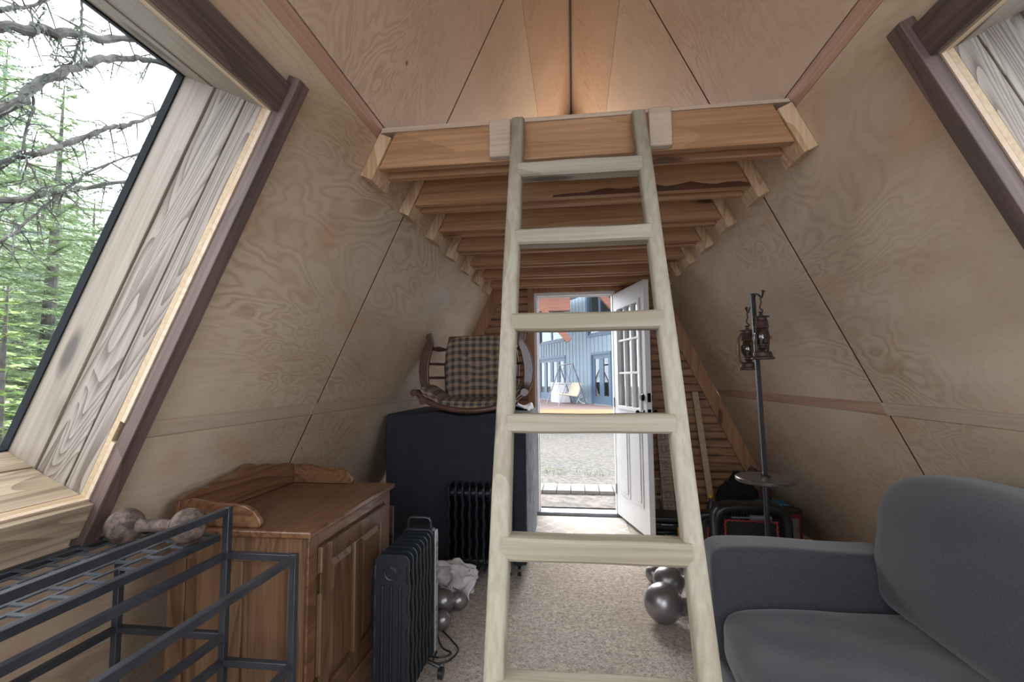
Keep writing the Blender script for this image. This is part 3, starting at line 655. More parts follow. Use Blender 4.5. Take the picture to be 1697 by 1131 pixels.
# ================================================================ BLACK BOX ON CASTERS
bx=thing('black_storage_case','tall black cloth-wrapped case on casters against the left wall','case',(-.335,3.08,0),0)
b=MB(); bw=.935; bh0,bh1=.085,1.03; bl=.83
# left face follows the sloping wall at the top
n=10; prof=[(-bw,bh0),(0,bh0),(0,bh1-.012),(-.012,bh1)]+[(-.1-.08*i,bh1+.010*math.sin(i*1.3)+.008*(i>5)) for i in range(1,10)]+[(-bw+.015,bh1+.004),(-bw,bh1-.012)]
b.prism(prof,0,bl,'y'); b.build('body','blackbox',bx,bev=.008,seg=3)
b=MB(); b.box(.0005,.004,.02,bl-.01,bh0+.01,bh1-.01); sd=b.build('side_panel','boxside',bx)
for y,z,h in ((.25,.62,.05),(.42,.52,.04),(.27,.40,.05),(.5,.70,.03),(.45,.36,.04)): b=MB(); b.box(.0042,.006,y,y+.07,z,z+h); b.build('slot','black',sd)
for x_,y_ in ((-.05,.05),(-.05,bl-.05),(-bw+.05,.05),(-bw+.05,bl-.05)):
    b=MB(); b.lathe([(.01,-.012),(.034,-.01),(.034,.01),(.01,.012)],20,Matrix.Translation((x_,y_,.035))@Matrix.Rotation(R(90),4,'Y')); b.box(x_-.018,x_+.018,y_-.02,y_+.02,.071,.0848); b.build('caster','black',bx)
# white cloth folded on the case
b=MB()
def clothf(u,v):
    x=-.13+.125*u; y=.0+.38*v; z=.012+.014*math.sin(u*5+v*3)+.012*math.sin(v*9)
    if u>.92: z-=.05*(u-.92)/.08
    return (x,y,max(z,.006) if u<=.92 else z)
b.sheet(clothf,16,16); o=b.build('folded_cloth','cloth_white',solid=.008,sub=1,ang=180); tag(o,'white cloth folded on the right corner of the black case','cloth',loc=(-.338,3.45,1.036))

# ================================================================ ARMCHAIR LYING ON ITS BACK
ch=thing('armchair','dark wooden armchair with gingham cushions lying on its back on the black case','chair',(-.70,3.47,1.052))
# authored upright (x right, y front, z up, seat plane z=0) then tipped: (x,y,z)->(x,-z,y)
T90=Matrix(((1,0,0,0),(0,0,-1,0),(0,1,0,0),(0,0,0,1)))
def tipped(mb,*a,**k):
    bmesh.ops.transform(mb.bm,matrix=T90,verts=mb.bm.verts); return mb.build(*a,parent=ch,**k)
def supercush(hx,hy,hz,c,e=.35,n=28,puff=0,tuft=()):
    mb=MB(); rings=[]
    def sg(v,p): return (abs(v)**p)*(1 if v>=0 else -1)
    for i in range(n+1):
        ph=-math.pi/2+math.pi*i/n; ring=[]
        for j in range(2*n):
            th=2*math.pi*j/(2*n)
            x=hx*sg(math.cos(ph),.55)*sg(math.cos(th),e); y=hy*sg(math.cos(ph),.55)*sg(math.sin(th),e); z=hz*sg(math.sin(ph),.9)
            for tx,ty in tuft: z*=1-.55*math.exp(-((x-tx)**2+(y-ty)**2)/.0009)
            ring.append(mb.bm.verts.new((c[0]+x,c[1]+y,c[2]+z)))
        rings.append(ring)
    for a,b_ in zip(rings,rings[1:]):
        for k in range(2*n): mb.bm.faces.new((a[k],a[(k+1)%(2*n)],b_[(k+1)%(2*n)],b_[k]))
    bmesh.ops.remove_doubles(mb.bm,verts=mb.bm.verts,dist=1e-5); return mb
tf=[(-.1,.19),(.1,.19),(-.1,.37),(.1,.37),(0,.28)]
mb=supercush(.262,.245,.042,(0,0,0),.48,tuft=[(a,b_-.29) for a,b_ in tf])
bmesh.ops.translate(mb.bm,vec=(0,.285,.042),verts=mb.bm.verts); tipped(mb,'seat_cushion','gingham',ang=80)
mb=MB(); mb.prism([(-.27,.02),(.27,.02),(.285,.3),(.25,.53),(-.25,.53),(-.285,.3)],-.04,-.003,'z'); tipped(mb,'seat','chairwood',bev=.012,seg=3)
# barrel back: curved top rail (z is height above seat)
def backcurve(t,rad=.355,dep=.10):   # t -1..1
    return (rad*math.sin(t*1.25)/math.sin(1.25), dep*(1-math.cos(t*1.4))/(1-math.cos(1.4)))
mb=MB(); mb.tube([(backcurve(t/10)[0],.005+backcurve(t/10)[1]*1.2,.43-.02*abs(t/10)) for t in range(-10,11)],[.018]*21,12); tipped(mb,'back_rail','chairwood')
for t,(zt) in ((-1,.43),(-.70,.46),(.70,.46),(1,.43)):
    x,y=backcurve(t); y=.008+y*1.15; mb=MB()
    mb.tube([(x*.92,y+.01,-.01),(x*.96,y+.004,.12),(x,y,.3),(x*1.03,y,zt-.02),(x*1.03,y,zt+.012)],[.014,.016,.017,.022,.024],14); tipped(mb,'back_post','chairwood')
# back cushion follows the barrel: three padded panels
for t0,t1 in ((-.98,-.52),(-.5,.5),(.52,.98)):
    mb=MB()
    def bc(u,v,k):
        t=t0+(t1-t0)*u; x,y=backcurve(t,.335,.105); puff=.05*(max(0,math.sin(math.pi*min(max(u,.0),1)))**.35)*(max(0,math.sin(math.pi*v))**.35)
        return Vector((x*(1-.0*k),.014+y*1.15+.018+(puff if k else -.012),.03+.37*v))
    n1=20
    for k in (0,1):
        g=[[mb.bm.verts.new(bc(i/n1,j/n1,k)) for j in range(n1+1)] for i in range(n1+1)]
        for i in range(n1):
            for j in range(n1): mb.bm.faces.new((g[i][j],g[i+1][j],g[i+1][j+1],g[i][j+1]) if k==0 else (g[i][j],g[i][j+1],g[i+1][j+1],g[i+1][j]))
        if k==0: g0=g
    for i in range(n1):
        for (a,c) in (((i,0),(i+1,0)),((i,n1),(i+1,n1)),((0,i),(0,i+1)),((n1,i),(n1,i+1))):
            try: mb.bm.faces.new((g0[a[0]][a[1]],g0[c[0]][c[1]],g[c[0]][c[1]],g[a[0]][a[1]]))
            except ValueError: pass
    tipped(mb,'back_cushion','gingham',ang=80)
for s_ in (-1,1):
    # flat bowed arm with flared horn end
    cl_=[(.335,.10,.19),(.362,.17,.20),(.373,.26,.20),(.365,.34,.20),(.345,.41,.20),(.325,.455,.205),(.325,.49,.21),(.335,.53,.215)]
    hw_=[.022,.030,.034,.034,.030,.024,.022,.026]
    cp=smoothpts(cl_,4); hs=[hw_[min(i//4,7)]+(hw_[min(i//4+1,7)]-hw_[min(i//4,7)])*((i%4)/4) for i in range(len(cp))]
    mb=MB(); rings=[]
    for i,p in enumerate(cp):
        d=(cp[min(i+1,len(cp)-1)]-cp[max(i-1,0)]).normalized(); nn=Vector((d.y,-d.x,0)).normalized()
        rings.append([mb.bm.verts.new((s_*(p.x+nn.x*hs[i]*q),p.y+nn.y*hs[i]*q,p.z+zz)) for q,zz in ((-1,-.012),(1,-.012),(1,.012),(-1,.012))])
    for a,c in zip(rings,rings[1:]):
        for k in range(4): mb.bm.faces.new((a[k],a[(k+1)%4],c[(k+1)%4],c[k]))
    mb.bm.faces.new(rings[0][::-1]); mb.bm.faces.new(rings[-1]); tipped(mb,'armrest','chairwood',bev=.006,seg=3)
    for yy in (.22,.32,.43):
        mb=MB(); mb.tube([(s_*.262,yy,-.01),(s_*.30,yy,.07),(s_*.365 if yy<.4 else s_*.345,yy,.19)],[.007,.011 if yy<.4 else .02,.008],10); tipped(mb,'arm_spindle','chairwood')
for x_ in (-.2,.2):
    for y_ in (.08,.46):
        mb=MB(); mb.tube([(x_,y_,-.03),(x_*1.08,y_,-.15),(x_*1.15,y_ if y_>.2 else y_-.0,-.36)],[.018,.022,.013],12); tipped(mb,'leg','chairwood')

# ================================================================ SOFA
sf=thing('sofa','charcoal grey fabric sofa along the right wall','sofa',(.49,2.09,0))
def block(x0,x1,y0,y1,z0,z1,r,name,fn=None,n=14):
    mb=MB(); mb.box(x0,x1,y0,y1,z0,z1); bmesh.ops.subdivide_edges(mb.bm,edges=mb.bm.edges,cuts=n,use_grid_fill=True)
    c=Vector(((x0+x1)/2,(y0+y1)/2,(z0+z1)/2)); h=Vector(((x1-x0)/2,(y1-y0)/2,(z1-z0)/2))
    for v in mb.bm.verts:
        p=v.co-c; q=Vector([max(-h[i]+r,min(h[i]-r,p[i])) for i in range(3)]); d=p-q
        # remap so the grid follows the rounded edge
        if d.length>1e-6: v.co=c+q+d.normalized()*min(r,max(abs(d.x),abs(d.y),abs(d.z))*1.0)
        if fn: v.co=fn(v.co.copy(),c,h)
    return mb.build(name,'sofa',sf,ang=80,sub=1)
block(.0,.66,-1.8,.0,.07,.25,.03,'base')
def armfn(p,c,h):
    p.z+=.006*math.sin(p.x*9); return p
block(-.012,.66,-.20,.0,.10,.628,.045,'armrest',armfn)
block(-.012,.60,-1.84,-1.80,.10,.640,.019,'armrest')
def seatfn(p,c,h):
    # crowned cushion that droops towards the front edge
    if p.z>c.z:
        u=(p.x-c.x)/h.x; v=(p.y-c.y)/h.y
        p.z+=.02*(1-u*u)*(1-v*v)-.02*max(0,-u)**3
        p.z+=.005*math.sin(p.x*34+3*math.sin(p.y*5))*max(0,1-abs(v))+.002*math.sin(p.y*30+p.x*14)
    if p.x<c.x-.6*h.x: p.x-=.022*math.sin(math.pi*min(1,max(0,(-p.y-.2)/.9)))
    return p
block(.0,.70,-.98,-.205,.25,.452,.06,'seat_cushion',seatfn,20)
block(.0,.70,-1.78,-.985,.25,.452,.06,'seat_cushion',seatfn,14)
def backfn(p,c,h):
    # lean back against the sloping wall, big belly, soft rounded top corner
    u=(p.y-c.y)/h.y; t=(p.z-c.z)/h.z
    belly=.065*math.cos(t*1.3)*(1-.55*u*u)
    if p.x<c.x: p.x-=belly
    p.x+=.05*(t+1)/2
    p.z+=.02*(1-u*u)*(t>0)*t
    p.z-=.05*max(0,u)**4*max(0,t)
    p.x+=.003*math.sin(p.z*40+p.y*9)
    return p
block(.555,.76,-1.0,-.13,.44,.925,.085,'back_cushion',backfn,20)
block(.555,.76,-1.79,-1.01,.44,.925,.085,'back_cushion',backfn,14)
def bkfn(p,c,h):
    p.x+=-.20*(p.z-.25)/.6*-0; return p
mb=MB(); mb.prism([(.70,.25),(.98,.25),(.87,.62),(.82,.66),(.78,.62)],-1.8,-.0,'y'); mb.build('back_frame','sofa',sf,bev=.02,seg=3)
for x_,y_ in ((.05,-.06),(.05,-1.74),(.62,-.06),(.62,-1.74)):
    b=MB(); b.lathe([(.018,0),(.026,.07)],14,Matrix.Translation((x_,y_,0))); b.build('foot','black',sf)

# ================================================================ POLE TABLE + LANTERNS
pt=thing('pole_table','black metal pole stand with a small round grey wooden table','stand',(.915,2.55,0))
b=MB(); b.lathe([(.13,0),(.13,.008),(.02,.014),(.0,.014)],32); b.build('base_plate','pole_black',pt)
b=MB(); b.tube([(0,0,.0145),(.0,0,.745)],.0125,14); b.build('lower_pole','pole_black',pt)
b=MB(); b.box(-.010,.010,-.010,.010,0,.91,Matrix.Translation((.0,0,.7785))@Matrix.Rotation(R(-1.2),4,'Y')); b.build('upper_pole','pole_black',pt,bev=.001)
b=MB(); b.lathe([(.0,.7455),(.133,.7455),(.137,.750),(.137,.762),(.133,.766),(.0,.766)],56); b.build('table_top','tabletop',pt)
b=MB(); b.lathe([(.026,.7665),(.026,.772),(.014,.778),(.0,.778)],20,Matrix.Translation((.0,0,0))); b.build('collar','pole_black',pt)
def hook(dx,dy,z,x0):
    L=math.hypot(dx,dy); u=Vector((dx/L,dy/L,0)); p0=Vector((x0,0,z))
    pts=[p0+u*.010+Vector((0,0,-.02)),p0+u*.020,p0+u*.035+Vector((0,0,.008)),p0+u*(L*.7)+Vector((0,0,-.004)),p0+u*(L*.95)+Vector((0,0,-.02)),p0+u*(L*1.12)+Vector((0,0,-.006)),p0+u*(L*1.2)+Vector((0,0,.012))]
    b=MB(); b.tube(smoothpts(pts,5),[.0045]*((len(pts)-1)*5-3)+[.006,.0075,.008,.008],10); b.build('hook','pole_black',pt)
    c=p0+u*(L*.95)+Vector((-.006,0,-.024)); b=MB()
    b.tube(smoothpts([c,c+Vector((.004,0,-.02)),c+Vector((-.003,0,-.04)),c+Vector((0,0,-.052)),c+Vector((.010,0,-.062)),c+Vector((.0,0,-.072)),c+Vector((-.010,0,-.066))],5),.0036,8); b.build('hanging_link','pole_black',pt)
    return c+Vector((0,0,-.070))
h1=hook(.006,-.096,1.672,-.017); h2=hook(.008,.112,1.6235,-.016)
def lantern(label,loc,rz):
    o=thing('hurricane_lantern',label,'lantern',loc,rz,'rusted hurricane lanterns on the pole'); 
    b=MB(); b.lathe([(.055,-.265),(.061,-.262),(.060,-.256),(.050,-.246),(.048,-.228),(.040,-.220),(.020,-.216),(.0,-.216)],28); b.build('fuel_tank','lantern',o)
    b=MB(); b.lathe([(.012,-.2155),(.018,-.210),(.026,-.200),(.024,-.190),(.030,-.186),(.030,-.180),(.0,-.180)],24); b.build('burner','lantern',o)
    b=MB(); b.lathe([(.028,-.1795),(.038,-.160),(.042,-.140),(.038,-.115),(.030,-.095),(.027,-.088)],28); b.build('globe_glass','lantern_glass',o)
    b=MB(); b.lathe([(.034,-.0875),(.040,-.080),(.034,-.072),(.038,-.066),(.032,-.058),(.036,-.050),(.030,-.042),(.030,-.030),(.044,-.026),(.044,-.022),(.014,-.018),(.008,-.008),(.0,-.008)],28); b.build('chimney_cap','lantern',o)
    for s_ in (-1,1):
        b=MB(); b.tube(smoothpts([(s_*.036,0,-.222),(s_*.050,0,-.205),(s_*.052,0,-.14),(s_*.049,0,-.075),(s_*.038,0,-.045),(s_*.028,0,-.04)],4),.0058,8); b.build('side_tube','lantern',o)
    b=MB(); b.tube(smoothpts([(.0,.048,-.175),(.0,.060,-.15),(0,.052,-.12)],4),.002,6); b.tube([(0,-.044,-.175),(0,.048,-.175)],.002,6); b.tube(smoothpts([(-.044,-.01,-.12),(-.02,-.046,-.15),(.02,-.046,-.15),(.044,-.01,-.12)],4),.0016,6)
    b.tube(smoothpts([(-.052,0,-.06),(-.07,0,-.14),(-.055,0,-.19)],4),.0015,6); b.tube(smoothpts([(.052,0,-.10),(.068,0,-.15),(.055,0,-.19)],4),.0015,6); b.build('wire_guard','lantern',o)
    b=MB(); b.tube([(0.009*math.cos(a),0,-.004+.009*math.sin(a)) for a in [2*math.pi*i/12 for i in range(13)]],.002,6,cap=False); b.build('ring','lantern',o)
    o.scale=(.87,.87,.87); return o
M['lantern_glass']=glass('smoked_globe',(.35,.33,.33),.12)
base=Vector((.915,2.55,0))
lantern('rusted hurricane lantern on the higher hook, in front of the black pole',base+h1,R(35))
lantern('rusted hurricane lantern on the lower hook, partly behind the black pole',base+h2,R(-20))

# ================================================================ FLOOR CLUTTER, LEFT
# carrier bag
M['bag'].node_tree.nodes['Principled BSDF'].inputs['Transmission Weight'].default_value=.15
bgt=thing('carrier_bag','crumpled white plastic carrier bag with red print on the carpet','bag',(-.765,2.835,0))
mb=MB(); bmesh.ops.create_icosphere(mb.bm,subdivisions=5,radius=1)
from mathutils import noise as mn
for v in mb.bm.verts:
    p=v.co.copy(); n_=mn.noise(p*2.1+Vector((3,1,7)))*.28+abs(mn.noise(p*4.7))*.16+mn.noise(p*11)*.04
    k=1+n_; z=p.z*k
    v.co=Vector((p.x*.155*k,p.y*.07*k,.095+z*.095)); v.co.z=max(.004,v.co.z)
mb.build('bag_body','bag',bgt,ang=40)
mb=MB()
def hand(u,v):
    a=math.pi*(.08+.9*u); return (-.05+.085*math.cos(a),-.055-.03*v+.012*math.sin(u*9),.13+.085*math.sin(a)+.02*v*math.cos(u*8))
mb.sheet(hand,24,4); mb.build('bag_handle','bag',bgt,solid=.0025,ang=80)
mb=MB()
def flap(u,v): return (.02+.135*u+.015*math.sin(v*6),-.095+.02*math.sin(u*7+v*4)-.02*v,.165-.115*v-.03*u+.012*math.sin(u*9))
mb.sheet(flap,18,14); fl=mb.build('bag_flap','bag',bgt,solid=.0025,ang=80)
# printed red script and dark line on the front of the bag
mb=MB(); ox,oz=.02,.058
sc=[[(0,0),(.012,.036),(.02,.034),(.018,.02),(.006,.016)],[(.02,.006),(.026,.014),(.03,.006),(.024,.004),(.032,.008)],[(.034,.014),(.042,.014),(.036,.004),(.046,.005)],[(.048,.014),(.056,.014),(.050,.004),(.06,.005)],[(.064,.006),(.07,.014),(.074,.005),(.068,.004),(.08,.008)]]
for st in sc: mb.tube(smoothpts([(ox+x,-.124-.1*x,oz+z-.3*x) for x,z in st],4),.0016,5)
mb.build('red_lettering','red',bgt)
mb=MB()
for i in range(7): mb.box(ox+.03+i*.0095,ox+.036+i*.0095,-.134,-.132,oz+.030-.004*i,oz+.040-.004*i)
mb.build('small_print','darkred',bgt)
b=MB()
def redf(u,v): return (-.09+.18*u,.06*v-.03+.01*math.sin(u*8),.01+.05*math.sin(math.pi*v)*(.6+.4*math.sin(u*5)))
b.sheet(redf,14,8); tag(b.build('red_wrapper','red',solid=.003,sub=1,ang=80),'red glossy wrapper lying behind the white carrier bag','wrapper',loc=(-.86,2.70,.15)) if False else None
b=MB(); b.sheet(redf,14,8); tag(b.build('red_wrapper','red',solid=.003,sub=1,ang=80),'red glossy wrapper poking out left of the white carrier bag','wrapper',loc=(-.99,2.86,.0),rz=R(20))
# boards tucked behind the cabinet
for i,(x,y,rz,l) in enumerate(((-.93,2.20,8,'thin grey board standing upright behind the oak cabinet'),(-.90,2.235,-12,'narrow dark slat leaning behind the oak cabinet, nearest the front heater'))):
    b=MB(); b.box(-.016,.016,-.006,.006,0,.70-.04*i); tag(b.build('wooden_board','tabletop' if i==0 else 'casing_x',bev=.001),l,'board',loc=(x,y,0),rz=R(rz))

# rug inside, mat outside
b=MB(); b.box(-.40,.40,-.24,.24,0,.007); tag(b.build('door_rug','rug',bev=.002),'grey rug with pale quatrefoil lattice inside the open door','rug',loc=(.01,4.215,.0005))

# ================================================================ FLOOR CLUTTER, RIGHT
def leanboard(label,x,y,w_,t_,L,lean,roll,mat,name='wooden_board'):
    b=MB(); b.box(-w_/2,w_/2,-t_,0,0,L); o=b.build(name,mat,bev=.001); o['label']=label; o['category']='board'
    o.location=(x,y,0.001); o.rotation_euler=(R(lean),R(roll),0); return o
leanboard('tall narrow pale board leaning on the torched plank wall right of the door',1.135,4.30,.05,.02,1.14,-7,-4.5,'edge')
sb=leanboard('brown board with carved letters leaning behind the open door leaf',.775,4.30,.10,.02,.80,-10,-1.5,'weather2','sign_board')
# faint carved capitals running up the board: O U S E
cv=MB()
def stroke(pts): cv.tube([(x,-.0212,z) for x,z in pts],.003,5)
def ell(cx,cz): stroke([(cx+.022*math.cos(a),cz+.03*math.sin(a)) for a in [2*math.pi*i/14 for i in range(15)]])
ell(.0,.74); stroke([(-.02,.66),(-.02,.62),(0,.60),(.02,.62),(.02,.66)]); stroke([(.02,.52),(0,.53),(-.02,.51),(.018,.48),(.0,.455),(-.02,.465)]); stroke([(.02,.40),(-.02,.40),(-.02,.34),(.02,.34)]); stroke([(-.02,.37),(.012,.37)])
ell(0,.25); stroke([(-.02,.18),(0,.12),(.02,.18)])
k=cv.build('carved_letters','casing',sb)
# iron grate
gr=thing('iron_grate','dark iron grate standing against the plank wall beside the carved board','grate',(.655,4.42,0))
for i in range(4): b=MB(); b.tube([(-.07+.047*i,0,0),(-.07+.047*i,0,.37)],.006,8); b.build('bar','strip_pale',gr)
b=MB(); b.box(-.085,.085,-.008,.008,.20,.22); b.box(-.085,.085,-.008,.008,.36,.375); b.build('cross_bar','strip_pale',gr)
# hand tools hung in a row
for i in range(3):
    b=MB(); b.tube([(0,0,0),(.004,0,.06),(0,0,.12)],[.010,.014,.007],10); b.tube([(0,0,.121),(0,0,.19)],.004,8); tag(b.build('screwdriver','metal'),['screwdriver standing at the iron grate, nearest the door leaf','middle screwdriver standing at the iron grate','screwdriver standing at the iron grate, nearest the carved board'][i],'tool','screwdrivers at the grate',loc=(.61+.05*i,4.36,.0))
# tool cases
def toolcase(name,label,loc,rz,w_,d_,h_,mat):
    o=thing(name,label,'case',loc,rz); b=MB(); b.box(-w_/2,w_/2,-d_/2,d_/2,0,h_*.55); b.build('case_base',mat,o,bev=.012,seg=3)
    b=MB(); b.box(-w_/2,w_/2,-d_/2,d_/2,h_*.57,h_); b.build('case_lid',mat,o,bev=.014,seg=3)
    b=MB(); b.tube([(-.05,-d_/2,h_*.5),(-.045,-d_/2-.022,h_*.5),(.045,-d_/2-.022,h_*.5),(.05,-d_/2,h_*.5)],.006,8); b.build('handle','steel',o); return o
toolcase('tool_case','flat black tool case, bottom one beside the door leaf',(.70,4.10,0),R(10),.24,.26,.055,'black')
toolcase('tool_case','black tool case tilted on the flat case beside the door leaf',(.70,4.10,.056),R(-5),.23,.24,.10,'black')
def yel(label,loc,rz):
    o=thing('measuring_tool',label,'tool',loc,rz,'yellow tools by the ladder'); b=MB(); b.box(-.055,.055,-.03,.03,0,.105); b.build('tool_body','yellow',o,bev=.01,seg=3)
    b=MB(); b.box(-.008,.042,-.0325,-.0305,.03,.085); b.build('black_face','black',o); return o
yel('yellow tool with black face on the carpet just left of the ladder post',(.815,3.92,.0),R(25)); yel('yellow tool with black face on the red tin by the leaning board',(1.02,3.90,.065),R(-10))
b=MB(); b.lathe([(.0,0),(.055,0),(.06,.004),(.06,.058),(.0,.06)],28); tag(b.build('red_tin','tinlabel'),'low dark red tin under the yellow tool by the leaning board','tin',loc=(1.02,3.90,.002))
# red cable loop
b=MB(); b.tube([(.07*math.cos(a),.0+.05*math.sin(a),.06+.045*math.sin(a)) for a in [2*math.pi*i/20 for i in range(21)]],.006,8,cap=False); tag(b.build('cable_loop','red'),'red cable loop lying beside the farthest dumbbell','cable',loc=(.84,3.55,.0))
# plastic shells with laced mesh
def shell(label,loc,rz,s):
    o=thing('plastic_sled_shell',label,'shell',loc,rz,'black plastic shells'); hw,hh=.245*s,.43*s
    def outline(k,inset):
        a=2*math.pi*k/48; e=.42; c_,s__=math.cos(a),math.sin(a); sgn=lambda v,p:(abs(v)**p)*(1 if v>=0 else -1)
        return ((hw-inset)*sgn(c_,e),hh/2+(hh/2-inset)*sgn(s__,e))
    mb=MB(); rings=[]
    for inset,y in ((.0,.10),(.0,.02),(.006,-.01),(.022,-.022),(.045,-.012),(.055,.01),(.055,.10)):
        rings.append([mb.bm.verts.new((outline(k,inset*s)[0],y*s,outline(k,inset*s)[1])) for k in range(48)])
    for a,c in zip(rings,rings[1:]):
        for k in range(48): mb.bm.faces.new((a[k],a[(k+1)%48],c[(k+1)%48],c[k]))
    mb.build('rim','black',o,ang=60)
    mb=MB(); mb.box(-hw+.05,hw-.05,.06*s,.075*s,.05,hh-.05); mb.build('inner_panel','black',o)
    mb=MB(); fr=[(-hw+.085,.0),(-hw+.085,hh-.12),(hw-.085,hh-.12),(hw-.085,.0)]
    pth=[]; 
    for (x0,z0),(x1,z1) in zip(fr,fr[1:]):
        n=22
        for i in range(n):
            t=i/n; x=x0+(x1-x0)*t; z=z0+(z1-z0)*t; dx,dz=(z1-z0),-(x1-x0); L=math.hypot(dx,dz); q=.006 if i%2 else -.006
            pth.append((x+dx/L*q,.035*s,max(.01,z+dz/L*q)))
    mb.tube(pth,.0042,6); mb.tube([(x,.038*s,max(.01,z)) for x,z in fr],.006,8); mb.build('red_lacing','rope',o)
    mb=MB()
    for i in range(18): x=-hw+.08+i*(2*hw-.16)/17; mb.box(x-.003,x+.003,.03,.045,hh-.095,hh-.07)
    mb.build('teeth','hardware',o); return o
shell('black plastic shell with red laced mesh standing behind the sofa arm',(1.12,3.36,0),R(-4),1.0)
shell('lower grey-black shell leaning at the left of the laced one',(.985,3.52,0),R(-14),.76)
b=MB(); b.tube([(-.14,0,0),(-.03,0,.0)],.005,8); b.tube([(-.03,0,0),(-.025,0,0),(.10,0,0),(.105,0,0)],[.012,.018,.018,.012],14)
tag(b.build('flashlight','steel'),'grey metal torch held in the top of the laced shell','torch',loc=(1.13,3.35,.345))
# paint tins
def tin(label,loc,r,h,rz):
    o=thing('paint_tin',label,'tin',loc,rz,'dark lidded paint tins'); b=MB(); b.lathe([(r*.97,0),(r,.004),(r,h-.012),(r*.98,h-.010),(0,h-.010)],36); b.build('tin_body','tinlabel',o)
    b=MB(); b.lathe([(r+.001,h-.0095),(r+.004,h-.008),(r+.004,h+.004),(r-.004,h+.006),(r-.01,h),(0,h)],36); b.build('lid','black',o)
    b=MB()
    for i in range(7):
        a0=R(-125+i*9); a1=R(-125+(i+1)*9); rr=r+.001
        b.add([(rr*math.cos(a0),rr*math.sin(a0),.03),(rr*math.cos(a1),rr*math.sin(a1),.03),(rr*math.cos(a1),rr*math.sin(a1),h-.04),(rr*math.cos(a0),rr*math.sin(a0),h-.04)],[(0,1,2,3)])
    b.build('label_panel','tin',o); return o
tin('taller paint tin with black lid standing closest to the right wall',(1.46,3.66,.10),.085,.225,0); tin('shorter paint tin with black lid between the laced shell and the tall tin',(1.325,3.55,.10),.07,.18,R(10))
# yellow tub underneath
tbn=thing('storage_tub','shallow tan plastic tub with yellow rim holding the tins','tub',(1.40,3.62,0))
b=MB(); b.prism(rrect(.20,-.13,.13,.05),0,.099,'z'); b.build('tub_body','fascia',tbn,bev=.004)
b=MB(); pr=rrect(.207,-.137,.137,.05); b.tube([(x,y,.104) for x,y in pr]+[(pr[0][0],pr[0][1],.104)],.007,8,cap=False); b.build('tub_rim','yellow',tbn)
# blue carton on a crate
b=MB(); b.box(-.11,.11,-.11,.11,0,.17); tag(b.build('cardboard_box','backing',bev=.004),'dark carton on the floor under the blue one','box',loc=(1.46,3.96,0))
bl_=thing('blue_carton','blue carton with small white print behind the laced shell','box',(1.46,3.94,.171))
b=MB(); b.box(-.10,.10,-.07,.07,0,.135); b.build('carton_body','blue',bl_,bev=.003)
b=MB()
for i,(l_,z) in enumerate(((.07,.115),(.05,.085),(.09,.068),(.06,.052))): b.box(-.03,-.03+l_,-.0712,-.0704,z,z+.007)
b.build('white_print','cloth_white',bl_)
# black fleece bundle
mb=MB(); bmesh.ops.create_icosphere(mb.bm,subdivisions=5,radius=1)
for v in mb.bm.verts:
    p=v.co.copy(); k=1+mn.noise(p*1.8)*.3+mn.noise(p*6)*.10+mn.noise(p*16)*.05; v.co=Vector((p.x*.155*k,p.y*.11*k,.25+p.z*.225*k)); v.co.z=max(.003,v.co.z)
tag(mb.build('fleece_bundle','fur',ang=80),'tall black shaggy bundle heaped behind the round pole table','bundle',loc=(1.29,4.14,0))
mb=MB(); bmesh.ops.create_icosphere(mb.bm,subdivisions=4,radius=1)
for v in mb.bm.verts:
    p=v.co.copy(); k=1+mn.noise(p*2.3)*.3+mn.noise(p*7)*.08; v.co=Vector((p.x*.12*k,p.y*.09*k,.24+p.z*.235*k)); v.co.z=max(.003,v.co.z)
tag(mb.build('brown_sack','casing',ang=80),'brown sack slumped between the black bundle and the right wall','sack',loc=(1.47,4.30,0))
bt=thing('spray_bottle','dark bottle with yellow cap behind the tall leaning board','bottle',(1.06,4.10,0))
b=MB(); b.lathe([(.0,0),(.034,0),(.036,.01),(.036,.22),(.02,.26),(.013,.27),(.013,.29),(0,.29)],24); b.build('bottle_body','metal',bt)
b=MB(); b.lathe([(.016,.2905),(.016,.315),(0,.317)],18); b.build('cap','yellow',bt)
b=MB(); b.box(-.03,.03,-.03,.03,0,.38); tag(b.build('red_box','tinlabel',bev=.003),'narrow dark red box left of the black bundle','box',loc=(1.19,4.28,0)) if False else None

# ================================================================ OUTDOORS
b=MB(); b.box(-40,30,D+.13,60,-.30,-.15); b.box(-40,-W-.1,-20,D+.13,-.30,-.15); b.box(W+.1,30,-20,D+.13,-.30,-.15); struct(b.build('ground','gravel',smooth=False))
for i in range(7):
    b=MB(); b.box(-.082,.082,-.19,.19,0,.045); tag(b.build('paving_block','gravel_step',bev=.006),['leftmost','second','third','middle','fifth','sixth','rightmost'][i]+' of the pale paving blocks in a row outside the door','paver','paving blocks outside the door',loc=(-.51+.172*i,6.13,-.149))
b=MB(); b.box(-.43,.43,-.26,.26,0,.02); tag(b.build('outdoor_mat','outmat',bev=.004),'coarse brown mat outside on the ground before the paving blocks','mat',loc=(-.02,5.55,-.149))
# grass tufts by the pavers
def tuft(label,x,y,n=36):
    mb=MB(); rnd=random.Random(int(x*100))
    for i in range(n):
        a=rnd.uniform(0,6.28); r=rnd.random()**.5*.22; p=Vector((r*math.cos(a)*1.6,r*math.sin(a),0)); h=rnd.uniform(.03,.08); d=Vector((rnd.uniform(-.03,.03),rnd.uniform(-.03,.03),h)); s_=Vector((.004,.002,0))
        mb.add([p-s_,p+s_,p+d],[(0,1,2)])
    o=mb.build('grass_tuft','leafgrass',smooth=False); tag(o,label,'grass','grass tufts in the gravel',loc=(x,y,-.15))
tuft('green grass tuft in the gravel toward the left of the doorway',-.30,7.3); tuft('green grass tuft in the gravel toward the right of the doorway',.30,7.2)
